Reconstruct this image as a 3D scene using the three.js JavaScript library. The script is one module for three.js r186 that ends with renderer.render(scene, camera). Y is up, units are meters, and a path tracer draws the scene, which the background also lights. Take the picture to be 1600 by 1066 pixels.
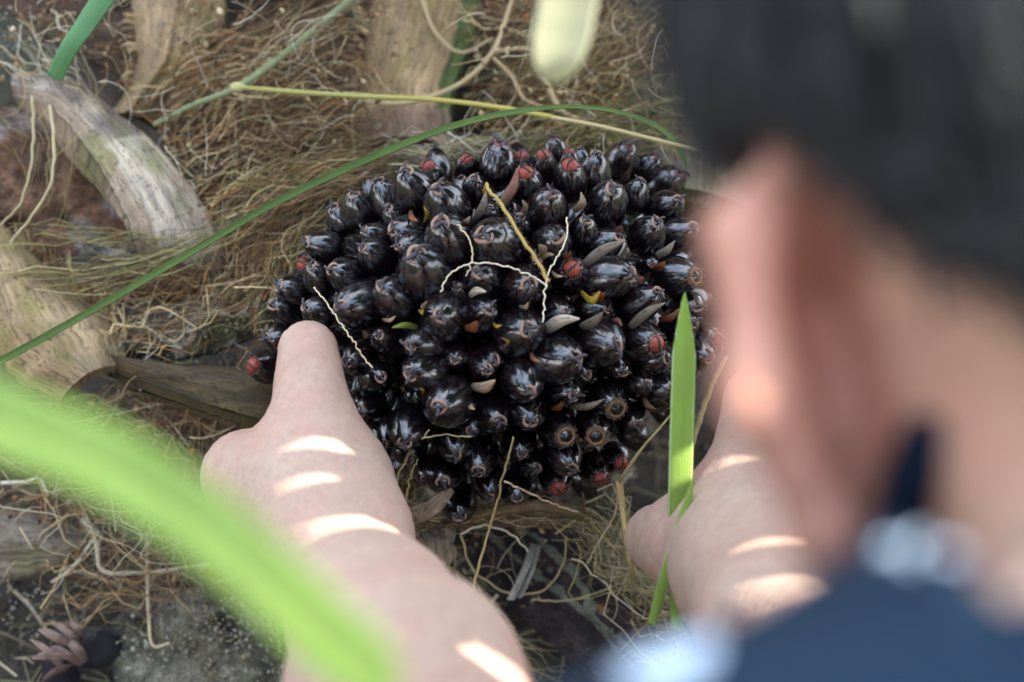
import * as THREE from 'three';
import { mergeGeometries } from 'three/addons/utils/BufferGeometryUtils.js';
import { ImprovedNoise } from 'three/addons/math/ImprovedNoise.js';

// ---------------------------------------------------------------- camera, sky, sun, exposure
const scene = new THREE.Scene();
const V = (x, y, z) => new THREE.Vector3(x, y, z);
const PITCH = 35 * Math.PI / 180, CAM = V(0, 0.68, 0.71);
const FWD = V(0, -Math.sin(PITCH), -Math.cos(PITCH)), UP = V(0, Math.cos(PITCH), -Math.sin(PITCH)), RIGHT = V(1, 0, 0);
const camera = new THREE.PerspectiveCamera(20, 1.5, 0.02, 400);
camera.position.copy(CAM);
camera.lookAt(CAM.clone().add(FWD));
camera.focus = 0.842;
camera.userData.fStop = 5.0;
camera.updateMatrixWorld();

const SUN = V(0.67, 0.70, 0.15).normalize();
{ // pale, slightly hazy blue sky with thin cloud; the sun is the directional light below
  const w = 512, h = 256, data = new Float32Array(w * h * 4), nz = new ImprovedNoise();
  for (let j = 0; j < h; j++) for (let i = 0; i < w; i++) {
    const phi = (i + 0.5) / w * 2 * Math.PI, el = ((j + 0.5) / h - 0.5) * Math.PI, ce = Math.cos(el);
    const dx = ce * Math.cos(phi), dy = Math.sin(el), dz = ce * Math.sin(phi);
    let n = 0, a = 0.5, f = 2.2;
    for (let o = 0; o < 5; o++) { n += a * nz.noise(dx * f + 7.3, dy * f * 1.6 + 1.7, dz * f + 3.1); a *= 0.5; f *= 2.1; }
    const cl = THREE.MathUtils.smoothstep(n, -0.06, 0.28) * 0.75, up = Math.max(0, dy), hz = Math.pow(1 - up, 3);
    const k = (j * w + i) * 4, c = [0.46 + 0.34 * hz, 0.60 + 0.23 * hz, 0.86 + 0.03 * hz];
    for (let q = 0; q < 3; q++) data[k + q] = dy < -0.02 ? [0.10, 0.10, 0.06][q] : (c[q] * (1 - cl) + [1.34, 1.30, 1.25][q] * cl) * 0.95;
    data[k + 3] = 1;
  }
  const sky = new THREE.DataTexture(data, w, h, THREE.RGBAFormat, THREE.FloatType);
  sky.mapping = THREE.EquirectangularReflectionMapping; sky.magFilter = THREE.LinearFilter; sky.minFilter = THREE.LinearFilter; sky.needsUpdate = true;
  scene.background = sky; scene.environment = sky;
}
const sun = new THREE.DirectionalLight(new THREE.Color(1, 0.93, 0.82), 4.2);
sun.position.copy(SUN).multiplyScalar(6); sun.target.position.set(0, 0.2, 0); sun.castShadow = true; sun.shadow.radius = 0.55;
sun.shadow.mapSize.set(2048, 2048); Object.assign(sun.shadow.camera, { left: -1.5, right: 1.5, top: 1.5, bottom: -1.5, near: 0.5, far: 12 });
scene.add(sun, sun.target);
const renderer = new THREE.WebGLRenderer({ antialias: true });
renderer.toneMapping = THREE.LinearToneMapping;
renderer.toneMappingExposure = 4.9;
renderer.shadowMap.enabled = true;

// ---------------------------------------------------------------- helpers
const K = 533 / Math.tan(10 * Math.PI / 180);
const P = (px, py, d) => CAM.clone().addScaledVector(FWD, d).addScaledVector(RIGHT, (px - 800) / K * d).addScaledVector(UP, (533 - py) / K * d);
const LC = (x, y, z) => CAM.clone().addScaledVector(RIGHT, x).addScaledVector(UP, y).addScaledVector(FWD, -z);   // x right, y up, z towards the photographer
const rngOf = (seed) => () => { seed = (seed + 0x6d2b79f5) | 0; let t = Math.imul(seed ^ (seed >>> 15), 1 | seed); t = (t + Math.imul(t ^ (t >>> 7), 61 | t)) ^ t; return ((t ^ (t >>> 14)) >>> 0) / 4294967296; };
let rnd = rngOf(11);
const R = (a, b) => a + (b - a) * rnd(), G = () => (rnd() + rnd() + rnd() - 1.5) / 0.75, pick = (a) => a[Math.floor(rnd() * a.length)];
const lerp = (a, b, t) => a + (b - a) * t, clamp = (x, a, b) => Math.min(b, Math.max(a, x)), sstep = (a, b, x) => { const t = clamp((x - a) / (b - a), 0, 1); return t * t * (3 - 2 * t); };
const noise = new ImprovedNoise(), N3 = (x, y, z) => noise.noise(x, y, z);
const fbm = (x, y, z, o = 4) => { let s = 0, a = 0.5; for (let i = 0; i < o; i++) { s += a * N3(x, y, z); x *= 2.03; y *= 2.03; z *= 2.03; a *= 0.5; } return s; };
const used = {};
const numbered = (n) => { used[n] = (used[n] ?? -1) + 1; return used[n] ? n + '_' + String(used[n]).padStart(3, '0') : n; };
const shade = (o) => { o.castShadow = true; o.receiveShadow = true; return o; };
function tag(o, label, category, group, kind) { Object.assign(o.userData, { label, category }); if (group) o.userData.group = group; if (kind) o.userData.kind = kind; return o; }
function thing(name, at, label, category, group) { const g = new THREE.Group(); g.name = numbered(name); g.position.copy(at); scene.add(g); return tag(g, label, category, group); }

function curve(pts, n) { // resampled Catmull-Rom through points
  const c = new THREE.CatmullRomCurve3(pts, false, 'centripetal'); return c.getSpacedPoints ? c.getPoints(n) : c.getPoints(n);
}
class MB { // collects surfaces in world space, builds ONE mesh
  constructor() { this.p = []; this.c = []; this.u = []; this.i = []; this.n = []; this.hasN = true; }
  get count() { return this.p.length / 3; }
  // tube along pts; rad(t) -> half width, flat = thickness / width, side = preferred direction of the wide axis, fold lifts the wide edges
  tube(pts, rad, sides, col, { flat = 1, side = null, fold = 0, twist = 0, colFn = null } = {}) {
    const n = pts.length, b0 = this.count; let prevS = null, len = 0;
    const T = V(), S = V(), B = V(), q = V();
    for (let k = 0; k < n; k++) {
      T.subVectors(pts[Math.min(n - 1, k + 1)], pts[Math.max(0, k - 1)]).normalize();
      if (k) len += pts[k].distanceTo(pts[k - 1]);
      if (!prevS) { prevS = side ? side.clone() : (Math.abs(T.y) < 0.9 ? V(0, 1, 0) : V(1, 0, 0)); }
      S.copy(side && !twist ? side : prevS).addScaledVector(T, -(side && !twist ? side : prevS).dot(T)).normalize(); prevS = S.clone();
      B.crossVectors(T, S);
      const t = k / (n - 1), r = Math.max(1e-5, rad(t)), c = colFn ? colFn(t, len) : col, ca = Math.cos(twist * t), sa = Math.sin(twist * t);
      for (let s = 0; s < sides; s++) {
        const a = s / sides * 2 * Math.PI; let x = Math.cos(a), y = Math.sin(a) * flat + fold * (Math.abs(Math.cos(a)) - 0.5);
        const xr = x * ca - y * sa, yr = x * sa + y * ca;
        q.copy(pts[k]).addScaledVector(S, xr * r).addScaledVector(B, yr * r);
        this.p.push(q.x, q.y, q.z); this.c.push(c[0], c[1], c[2]); this.u.push(x * r, len);
      }
    }
    for (let k = 0; k < n - 1; k++) for (let s = 0; s < sides; s++) {
      const a = b0 + k * sides + s, b = b0 + k * sides + (s + 1) % sides, c = a + sides, d = b + sides;
      this.i.push(a, b, c, b, d, c);
    }
    for (let s = 1; s < sides - 1; s++) { this.i.push(b0, b0 + s + 1, b0 + s); const e = b0 + (n - 1) * sides; this.i.push(e, e + s, e + s + 1); }
    return this;
  }
  // closed slab between two edge lines; bulge lifts the middle towards the eye side, rough = displacement fn(u, v, point) in metres
  loft(left, right, { nu = 24, nv = 40, bulge = 0, thick = 0.004, rough = null, col = [1, 1, 1], colFn = null, towards = FWD.clone().negate(), ease = 1, jag = 0 } = {}) {
    const L = curve(left, nv), Rr = curve(right, nv), b0 = this.count, W = nu + 1;
    const pt = V(), across = V(), along = V(), nn = V();
    const wAvg = L[nv >> 1].distanceTo(Rr[nv >> 1]); let len = 0;
    const front = [], nrm = [];
    if (jag) for (let j = 0; j <= nv; j++) { const a = q2.subVectors(Rr[j], L[j]).clone(), s = L[0].x * 91; L[j].addScaledVector(a, jag * (fbm(j * 0.33, s, 1, 3) + 0.5 * N3(j * 1.7, s, 4))); Rr[j].addScaledVector(a, jag * (fbm(j * 0.33, s, 9, 3) + 0.5 * N3(j * 1.7, s, 14))); }
    for (let j = 0; j <= nv; j++) {
      if (j) len += L[j].clone().add(Rr[j]).multiplyScalar(0.5).distanceTo(L[j - 1].clone().add(Rr[j - 1]).multiplyScalar(0.5));
      along.subVectors(L[Math.min(nv, j + 1)], L[Math.max(0, j - 1)]).add(q2.subVectors(Rr[Math.min(nv, j + 1)], Rr[Math.max(0, j - 1)]));
      across.subVectors(Rr[j], L[j]);
      nn.crossVectors(across, along).normalize(); if (nn.lengthSq() < 0.5) nn.copy(towards); if (nn.dot(towards) < 0) nn.negate();
      for (let i = 0; i <= nu; i++) {
        const u = i / nu, v = j / nv, bl = bulge * Math.pow(Math.sin(Math.PI * u), ease);
        pt.lerpVectors(L[j], Rr[j], u).addScaledVector(nn, bl);
        const h = rough ? rough(u, v, pt) : 0; pt.addScaledVector(nn, h);
        this.p.push(pt.x, pt.y, pt.z); this.u.push(u * wAvg, len); const c = colFn ? colFn(u, v, pt) : col; this.c.push(c[0], c[1], c[2]);
        front.push(pt.clone()); nrm.push(nn.clone());
      }
    }
    const nf = front.length;
    for (let k = 0; k < nf; k++) {
      const i = k % W, j = Math.floor(k / W), e = Math.min(i / nu, 1 - i / nu, j / nv, 1 - j / nv), th = thick * (0.35 + 0.65 * sstep(0, 0.12, e));
      pt.copy(front[k]).addScaledVector(nrm[k], -th);
      this.p.push(pt.x, pt.y, pt.z); this.u.push(this.u[(b0 + k) * 2], this.u[(b0 + k) * 2 + 1]); this.c.push(this.c[(b0 + k) * 3], this.c[(b0 + k) * 3 + 1], this.c[(b0 + k) * 3 + 2]);
    }
    for (let j = 0; j < nv; j++) for (let i = 0; i < nu; i++) {
      const a = b0 + j * W + i, b = a + 1, c = a + W, d = c + 1; this.i.push(a, b, c, b, d, c, a + nf, c + nf, b + nf, b + nf, c + nf, d + nf);
    }
    const wall = (a, b) => this.i.push(a, a + nf, b, b, a + nf, b + nf);
    for (let j = 0; j < nv; j++) { wall(b0 + j * W, b0 + (j + 1) * W); wall(b0 + (j + 1) * W + nu, b0 + j * W + nu); }
    for (let i = 0; i < nu; i++) { wall(b0 + i + 1, b0 + i); wall(b0 + nv * W + i, b0 + nv * W + i + 1); }
    return this;
  }
  geo(origin) {
    const g = new THREE.BufferGeometry(), p = new Float32Array(this.p);
    if (origin) for (let k = 0; k < p.length; k += 3) { p[k] -= origin.x; p[k + 1] -= origin.y; p[k + 2] -= origin.z; }
    g.setAttribute('position', new THREE.BufferAttribute(p, 3)); g.setAttribute('color', new THREE.Float32BufferAttribute(this.c, 3));
    g.setAttribute('uv', new THREE.Float32BufferAttribute(this.u, 2)); g.setIndex(this.p.length / 3 > 65535 ? new THREE.Uint32BufferAttribute(this.i, 1) : new THREE.Uint16BufferAttribute(this.i, 1));
    g.computeVertexNormals(); return g;
  }
  build(name, mat, parent) { // parent: a Group at top level (its position is subtracted) or the scene
    const m = shade(new THREE.Mesh(this.geo(parent && parent !== scene ? parent.getWorldPosition(V()) : null), mat));
    m.name = parent && parent !== scene ? name : numbered(name); (parent || scene).add(m); return m;
  }
}
const q2 = V();

// ---------------------------------------------------------------- procedural textures and materials
const hash = (x, y) => { let h = Math.imul(x, 374761393) ^ Math.imul(y, 668265263); h = Math.imul(h ^ (h >>> 13), 1274126177); return ((h ^ (h >>> 16)) >>> 0) / 4294967296; };
function vn(x, y, px, py) { // periodic value noise
  const xi = Math.floor(x), yi = Math.floor(y), fx = x - xi, fy = y - yi, sx = fx * fx * (3 - 2 * fx), sy = fy * fy * (3 - 2 * fy);
  const m = (a, p) => ((a % p) + p) % p, x0 = m(xi, px), x1 = m(xi + 1, px), y0 = m(yi, py), y1 = m(yi + 1, py);
  return lerp(lerp(hash(x0, y0), hash(x1, y0), sx), lerp(hash(x0, y1), hash(x1, y1), sx), sy);
}
const vf = (u, v, px, py, o = 4) => { let s = 0, a = 0.5, t = 0; for (let k = 0; k < o; k++) { s += a * vn(u * px, v * py, px, py); t += a; a *= 0.55; px *= 2; py *= 2; } return s / t; };
function tex(w, h, fn, rx, ry, srgb = true) { // fn(u, v) -> [r, g, b] 0..1 ; repeat in tiles per metre of uv
  const d = new Uint8Array(w * h * 4);
  for (let j = 0; j < h; j++) for (let i = 0; i < w; i++) { const c = fn(i / w, j / h), k = (j * w + i) * 4; for (let q = 0; q < 3; q++) d[k + q] = clamp(c[q] ?? c[0], 0, 1) * 255; d[k + 3] = 255; }
  const t = new THREE.DataTexture(d, w, h); t.wrapS = t.wrapT = THREE.RepeatWrapping; t.magFilter = THREE.LinearFilter; t.minFilter = THREE.LinearMipmapLinearFilter; t.generateMipmaps = true;
  t.repeat.set(rx, ry); if (srgb) t.colorSpace = THREE.SRGBColorSpace; t.needsUpdate = true; return t;
}
const mixc = (a, b, t) => [lerp(a[0], b[0], t), lerp(a[1], b[1], t), lerp(a[2], b[2], t)];
const mul = (a, k) => [a[0] * k, a[1] * k, a[2] * k];
const hex = (h) => { const c = new THREE.Color(h); return [c.r, c.g, c.b]; };           // linear from an sRGB hex
const std = (o) => new THREE.MeshStandardMaterial({ vertexColors: true, roughness: 0.85, ...o });
// dry petiole skin: fibres along v, pores, darker scuffs and greenish algae film with ragged edges
const streakC = (u, v) => {
  const f = vf(u, v, 60, 5, 4), f2 = vf(u + 0.37, v, 140, 8, 3), m = vf(u, v, 5, 5, 5), pore = vf(u, v, 90, 60, 2), alg = sstep(0.52, 0.66, vf(u + 0.5, v + 0.2, 4, 4, 6));
  let k = 0.62 + 0.42 * f + 0.22 * (f2 - 0.5) + 0.42 * (m - 0.5); if (pore > 0.74) k *= 0.72; if (vf(u, v, 200, 120, 1) > 0.93) k *= 1.25;
  return mixc([k, k * 0.985, k * 0.97], [k * 0.84, k * 0.88, k * 0.7], alg * 0.8);
};
const streakT = tex(512, 512, streakC, 11, 7), streakB = tex(512, 512, (u, v) => [0.5 * vf(u, v, 60, 5, 4) + 0.3 * vf(u, v, 120, 40, 2) + 0.2 * vf(u, v, 12, 8, 3)], 11, 7, false);
const grainB = tex(256, 256, (u, v) => [0.6 * vf(u, v, 16, 16, 4) + 0.4 * vf(u, v, 60, 60, 2)], 20, 20, false);
const grainT = tex(512, 512, (u, v) => { const k = 0.45 + 0.75 * vf(u, v, 12, 12, 6) + 0.3 * (vf(u, v, 100, 100, 1) - 0.5); return [k, k * 0.99, k * 0.97]; }, 8, 8);
const M = {
  petiole: std({ map: streakT, bumpMap: streakB, bumpScale: 0.002, roughness: 0.8 }),
  husk: std({ map: grainT, bumpMap: grainB, bumpScale: 0.004, roughness: 0.95 }),
  fibre: std({ roughness: 0.8 }),
  soil: std({ map: grainT, bumpMap: grainB, bumpScale: 0.006, roughness: 1 }),
  dry: std({ map: streakT, bumpMap: streakB, bumpScale: 0.0005, roughness: 0.7 }),
};
// ---------------------------------------------------------------- ground
{
  const g = new THREE.PlaneGeometry(1, 1, 1, 1); // replaced by a graded sheet that reaches the horizon
  const pos = [], uv = [], col = [], idx = [], nr = 150, na = 160;
  for (let j = 0; j <= nr; j++) for (let i = 0; i < na; i++) {
    const r = j === 0 ? 0 : j < 110 ? 0.009 * j : 0.99 * Math.pow(300, (j - 109) / 41), a = i / na * 2 * Math.PI, x = -0.05 + r * Math.cos(a), z = 0.02 + r * Math.sin(a);
    const y = r < 5 ? 0.022 * fbm(x * 9, 0.3, z * 9, 4) + 0.010 * fbm(x * 40, 2.3, z * 40, 3) - 0.006 : 0.06 * fbm(x * 0.4, 0, z * 0.4, 2);
    pos.push(x, y, z); uv.push(x, z);
    const n = 0.5 + fbm(x * 14, 5.1, z * 14, 4), gr = sstep(0.35, 1.4, r + 0.5 * fbm(x * 2, 8, z * 2, 3));
    const c = mixc(mixc([0.035, 0.026, 0.018], [0.10, 0.085, 0.06], n), mixc([0.05, 0.075, 0.022], [0.10, 0.10, 0.045], n), gr * 0.8); col.push(...c);
  }
  for (let j = 0; j < nr; j++) for (let i = 0; i < na; i++) { const a = j * na + i, b = j * na + (i + 1) % na; idx.push(a, b, a + na, b, b + na, a + na); }
  const bg = new THREE.BufferGeometry(); bg.setAttribute('position', new THREE.Float32BufferAttribute(pos, 3)); bg.setAttribute('uv', new THREE.Float32BufferAttribute(uv, 2)); bg.setAttribute('color', new THREE.Float32BufferAttribute(col, 3)); bg.setIndex(idx); bg.computeVertexNormals(); g.dispose();
  const m = shade(new THREE.Mesh(bg, M.soil)); m.name = 'ground'; m.userData.kind = 'structure'; m.userData.label = 'dark soil strewn with dry fibres around the palm'; scene.add(m);
}

// ---------------------------------------------------------------- the oil palm: trunk, cut frond bases, fibre
const palm = thing('oil_palm', V(-0.02, 0, -0.56), 'low oil palm trunk clad in cut tan frond bases and shaggy brown fibre', 'palm');
{ // rough dark core behind everything
  const pos = [], uv = [], col = [], idx = [], na = 150, nh = 70;
  for (let j = 0; j <= nh; j++) for (let i = 0; i <= na; i++) {
    const a = i / na * 2 * Math.PI, y = -0.05 + j / nh * 0.95, rr = (0.30 - 0.05 * sstep(0.1, 0.9, y)) * (1 + 0.10 * fbm(Math.cos(a) * 5, y * 7, Math.sin(a) * 5, 4)) + 0.012 * fbm(Math.cos(a) * 40, y * 14, Math.sin(a) * 40, 3);
    pos.push(rr * Math.cos(a), y, rr * Math.sin(a)); uv.push(a * 0.3, y);
    const n = 0.5 + fbm(Math.cos(a) * 9, y * 20, Math.sin(a) * 9, 4); col.push(...mixc([0.022, 0.015, 0.010], [0.085, 0.06, 0.038], n));
  }
  for (let j = 0; j < nh; j++) for (let i = 0; i < na; i++) { const a = j * (na + 1) + i; idx.push(a, a + na + 1, a + 1, a + 1, a + na + 1, a + na + 2); }
  const top = pos.length / 3; pos.push(0, 0.93, 0); uv.push(0, 0); col.push(0.03, 0.03, 0.02);
  for (let i = 0; i < na; i++) idx.push(nh * (na + 1) + i, top, nh * (na + 1) + i + 1);
  const g = new THREE.BufferGeometry(); g.setAttribute('position', new THREE.Float32BufferAttribute(pos, 3)); g.setAttribute('uv', new THREE.Float32BufferAttribute(uv, 2)); g.setAttribute('color', new THREE.Float32BufferAttribute(col, 3)); g.setIndex(idx); g.computeVertexNormals();
  const m = shade(new THREE.Mesh(g, M.husk)); m.name = 'trunk'; palm.add(m);
}
const pp = (...a) => a.map(([x, y, d]) => P(x, y, d));
const tan = (k = 1) => (u, v, p) => { const n = 0.5 + fbm(p.x * 30, p.y * 30, p.z * 30, 3); return mul(mixc([0.20, 0.145, 0.095], [0.36, 0.30, 0.225], n), k); };
const rgh = (amp, f = 60) => (u, v, p) => amp * fbm(p.x * f, p.y * f, p.z * f, 4);
function base(left, right, o, mat = M.petiole, label) { const b = new MB().loft(left, right, { jag: 0.05, ...o }); const m = b.build('frond_base', mat, palm); if (label) m.userData.label = label; return m; }
// the one above the bunch: broad, flat, with a green edge
base(pp([592, -60, 1.00], [575, 40, 0.995], [562, 120, 0.985], [540, 190, 0.972], [535, 235, 0.962]), pp([762, -60, 1.005], [745, 30, 1.0], [722, 100, 0.99], [703, 170, 0.975], [715, 235, 0.965]),
  { bulge: 0.012, thick: 0.03, nu: 40, nv: 60, rough: (u, v, p) => 0.003 * fbm(p.x * 50, p.y * 14, p.z * 14, 4), colFn: (u, v, p) => { const n = 0.5 + fbm(p.x * 30, p.y * 20, p.z * 20, 4); let c = mixc([0.31, 0.19, 0.085], [0.53, 0.375, 0.20], n); if (u > 0.80 + 0.14 * v + 0.1 * fbm(p.x * 60, p.y * 25, 3, 3)) c = mixc([0.07, 0.13, 0.02], [0.16, 0.20, 0.06], n); if (v > 0.78 + 0.08 * fbm(p.x * 40, p.y * 40, 1, 3)) c = mixc(c, [0.26, 0.16, 0.12], 0.7); return c; } }, M.petiole, 'broad flat frond base with a green edge');
// upper left, ragged sheath
base(pp([202, -50, 1.0], [206, 30, 0.995], [214, 90, 0.985], [196, 140, 0.98], [160, 190, 0.972]), pp([345, -50, 1.01], [350, 30, 1.0], [322, 80, 0.99], [300, 130, 0.985], [250, 200, 0.975]),
  { bulge: 0.014, thick: 0.02, nu: 34, nv: 50, rough: (u, v, p) => 0.004 * fbm(p.x * 60, p.y * 18, p.z * 18, 4) + (Math.abs(u - 0.48) < 0.05 ? 0.003 : 0), colFn: (u, v, p) => { const n = 0.5 + fbm(p.x * 36, p.y * 22, p.z * 22, 4); return mixc(mixc([0.24, 0.15, 0.07], [0.50, 0.35, 0.19], n), [0.11, 0.075, 0.045], sstep(0.1, 0.35, fbm(p.x * 22 + 4, p.y * 22, p.z * 22, 3))); } }, M.petiole, 'ragged upper frond base with a torn edge');
// dark brown sheath in the far corner, behind
base(pp([-40, -20, 1.03], [40, 40, 1.02], [120, 80, 1.01], [220, 140, 1.0]), pp([60, -60, 1.03], [130, -10, 1.02], [200, 30, 1.01], [250, 90, 1.0]), { bulge: 0.01, thick: 0.02, rough: rgh(0.008), colFn: (u, v, p) => mixc([0.05, 0.025, 0.014], [0.20, 0.12, 0.075], 0.5 + fbm(p.x * 50, p.y * 30, p.z * 50, 4)) }, M.husk, 'dark brown old sheath');
// the pale curved one: a thick grey-white rind arching over a rough brown cut face
base(pp([18, 150, 0.962], [70, 166, 0.945], [120, 212, 0.932], [160, 272, 0.925], [196, 340, 0.922], [212, 392, 0.925], [222, 425, 0.935]), pp([30, 118, 0.975], [105, 124, 0.965], [190, 188, 0.953], [258, 246, 0.943], [318, 322, 0.937], [348, 392, 0.940], [350, 432, 0.95]),
  { bulge: 0.006, ease: 0.8, thick: 0.022, nu: 40, nv: 80, rough: (u, v, p) => 0.0022 * fbm(p.x * 80, p.y * 40, p.z * 40, 4) + (u > 0.93 ? 0.002 : 0), colFn: (u, v, p) => { const n = 0.5 + fbm(p.x * 40, p.y * 26, p.z * 26, 4); let c = mixc([0.43, 0.33, 0.22], [0.72, 0.64, 0.51], n); const st = 0.5 + fbm(p.x * 18 + 9, p.y * 18, p.z * 18, 4);
    if (v < 0.42) c = mixc(c, [0.25, 0.20, 0.17], clamp(sstep(0.45, 0.6, st) * 0.9, 0, 1)); if (u < 0.22 + 0.16 * (st - 0.5)) c = mixc(c, [0.32, 0.21, 0.12], 0.6); if (u > 0.93) c = mixc(c, [0.24, 0.16, 0.09], 0.7); if (n > 0.84) c = mul(c, 0.62); return c; } }, M.petiole, 'pale grey weathered rind of a cut frond base');
base(pp([-60, 190, 0.99], [-60, 260, 0.975], [-60, 330, 0.965], [-40, 400, 0.962]), pp([60, 170, 0.968], [150, 250, 0.95], [200, 330, 0.945], [225, 400, 0.948]),
  { bulge: 0.010, thick: 0.03, nu: 60, nv: 60, rough: (u, v, p) => 0.010 * fbm(p.x * 55, p.y * 55, p.z * 55, 5) + 0.004 * fbm(p.x * 200, p.y * 200, p.z * 200, 2), colFn: (u, v, p) => { const n = 0.5 + fbm(p.x * 70, p.y * 70, p.z * 70, 5), w = sstep(0.08, 0.3, fbm(p.x * 26 + 3, p.y * 26, p.z * 26, 5)); return mixc(mixc([0.085, 0.036, 0.018], [0.26, 0.14, 0.08], n), mixc([0.26, 0.22, 0.19], [0.48, 0.44, 0.40], n), w * 0.85); } }, M.husk, 'rough reddish brown cut face dusted with grey');
// lower left, smooth tan base with a spiny upper edge
base(pp([-70, 350, 0.955], [-40, 430, 0.94], [-20, 520, 0.925], [20, 590, 0.918], [92, 628, 0.916]), pp([0, 372, 0.96], [90, 430, 0.945], [150, 478, 0.935], [192, 520, 0.928], [198, 570, 0.925]),
  { bulge: 0.018, thick: 0.03, nu: 40, nv: 50, rough: (u, v, p) => 0.002 * fbm(p.x * 60, p.y * 30, p.z * 30, 4), colFn: (u, v, p) => { const n = 0.5 + fbm(p.x * 34, p.y * 34, p.z * 34, 4), g = sstep(0.0, 0.25, fbm(p.x * 20, p.y * 20 + 3, p.z * 20, 4)); return mixc(mixc([0.29, 0.19, 0.09], [0.50, 0.37, 0.205], n), mixc([0.22, 0.19, 0.09], [0.36, 0.33, 0.20], n), g * 0.8); } }, M.petiole, 'smooth tan frond base with a spiny upper edge');
// brown old sheath running behind the thumb
base(pp([165, 573, 0.925], [240, 570, 0.922], [330, 572, 0.92], [450, 580, 0.925]), pp([185, 585, 0.92], [270, 612, 0.91], [350, 642, 0.905], [460, 670, 0.91]), { bulge: 0.010, thick: 0.02, nu: 24, nv: 50, rough: (u, v, p) => 0.003 * fbm(p.x * 20, p.y * 160, p.z * 160, 3), colFn: (u, v, p) => mixc([0.035, 0.022, 0.010], [0.17, 0.115, 0.05], 0.5 + fbm(p.x * 15, p.y * 150, p.z * 150, 4)) }, M.petiole, 'dark brown dried sheath tapering to a point');
// lichen-whitened stub, orange fibrous knob
base(pp([205, 545, 0.945], [250, 505, 0.935], [330, 480, 0.93], [395, 440, 0.93]), pp([215, 575, 0.94], [280, 560, 0.93], [350, 545, 0.928], [430, 510, 0.93]), { bulge: 0.008, thick: 0.02, nu: 30, nv: 40, rough: rgh(0.010, 70), colFn: (u, v, p) => { const n = 0.5 + fbm(p.x * 60, p.y * 60, p.z * 60, 4); return n > 0.56 ? mixc([0.38, 0.37, 0.31], [0.62, 0.62, 0.56], n) : mixc([0.05, 0.045, 0.02], [0.17, 0.14, 0.07], n); } }, M.husk, 'old stub blotched white with lichen');
base(pp([190, 420, 0.945], [230, 405, 0.94], [270, 400, 0.94], [312, 412, 0.945]), pp([200, 462, 0.94], [240, 470, 0.933], [275, 468, 0.933], [310, 452, 0.94]), { bulge: 0.010, thick: 0.015, nu: 24, nv: 24, rough: rgh(0.006, 120), colFn: (u, v, p) => mixc([0.11, 0.045, 0.015], [0.34, 0.19, 0.09], 0.5 + fbm(p.x * 120, p.y * 30, p.z * 120, 4)) }, M.husk, 'orange brown fibrous knob');
// lower left corner, grey tan stub on the ground
base(pp([-40, 800, 0.955], [20, 792, 0.95], [80, 806, 0.948], [135, 838, 0.95]), pp([-40, 900, 0.945], [20, 903, 0.94], [80, 892, 0.94], [130, 870, 0.945]), { bulge: 0.010, thick: 0.02, rough: rgh(0.005, 50), colFn: (u, v, p) => mixc([0.15, 0.115, 0.075], [0.33, 0.28, 0.21], 0.5 + fbm(p.x * 50, p.y * 50, p.z * 50, 4)) }, M.petiole, 'grey tan stub near the ground');
base(pp([120, 640, 0.98], [220, 640, 0.97], [320, 650, 0.965], [430, 640, 0.965]), pp([130, 740, 0.955], [230, 760, 0.945], [330, 740, 0.945], [430, 720, 0.95]), { bulge: 0.006, thick: 0.02, nu: 40, nv: 40, rough: rgh(0.012, 60), colFn: (u, v, p) => mixc([0.06, 0.035, 0.02], [0.21, 0.15, 0.10], 0.5 + fbm(p.x * 60, p.y * 60, p.z * 60, 4)) }, M.husk, 'crumbling reddish brown stub');
// behind the bunch and to the right
base(pp([520, 200, 0.985], [600, 210, 0.975], [700, 215, 0.97], [800, 210, 0.97]), pp([520, 300, 0.96], [600, 290, 0.955], [700, 285, 0.952], [800, 290, 0.95]), { bulge: 0.006, thick: 0.03, nu: 40, nv: 40, rough: rgh(0.010, 60), colFn: (u, v, p) => mixc([0.14, 0.10, 0.065], [0.36, 0.30, 0.22], 0.5 + fbm(p.x * 60, p.y * 60, p.z * 60, 4)) }, M.husk, 'rough tan collar of fibre above the bunch');
base(pp([930, 150, 1.0], [925, 200, 0.985], [915, 260, 0.975], [900, 330, 0.96]), pp([1150, 150, 1.01], [1160, 200, 0.99], [1170, 260, 0.98], [1180, 330, 0.965]), { bulge: 0.02, thick: 0.03, nu: 30, nv: 30, rough: rgh(0.006, 40), colFn: (u, v, p) => mixc([0.12, 0.10, 0.05], [0.28, 0.24, 0.14], 0.5 + fbm(p.x * 50, p.y * 50, p.z * 50, 4)) }, M.petiole, 'olive tan frond base beside the bunch');

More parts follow.
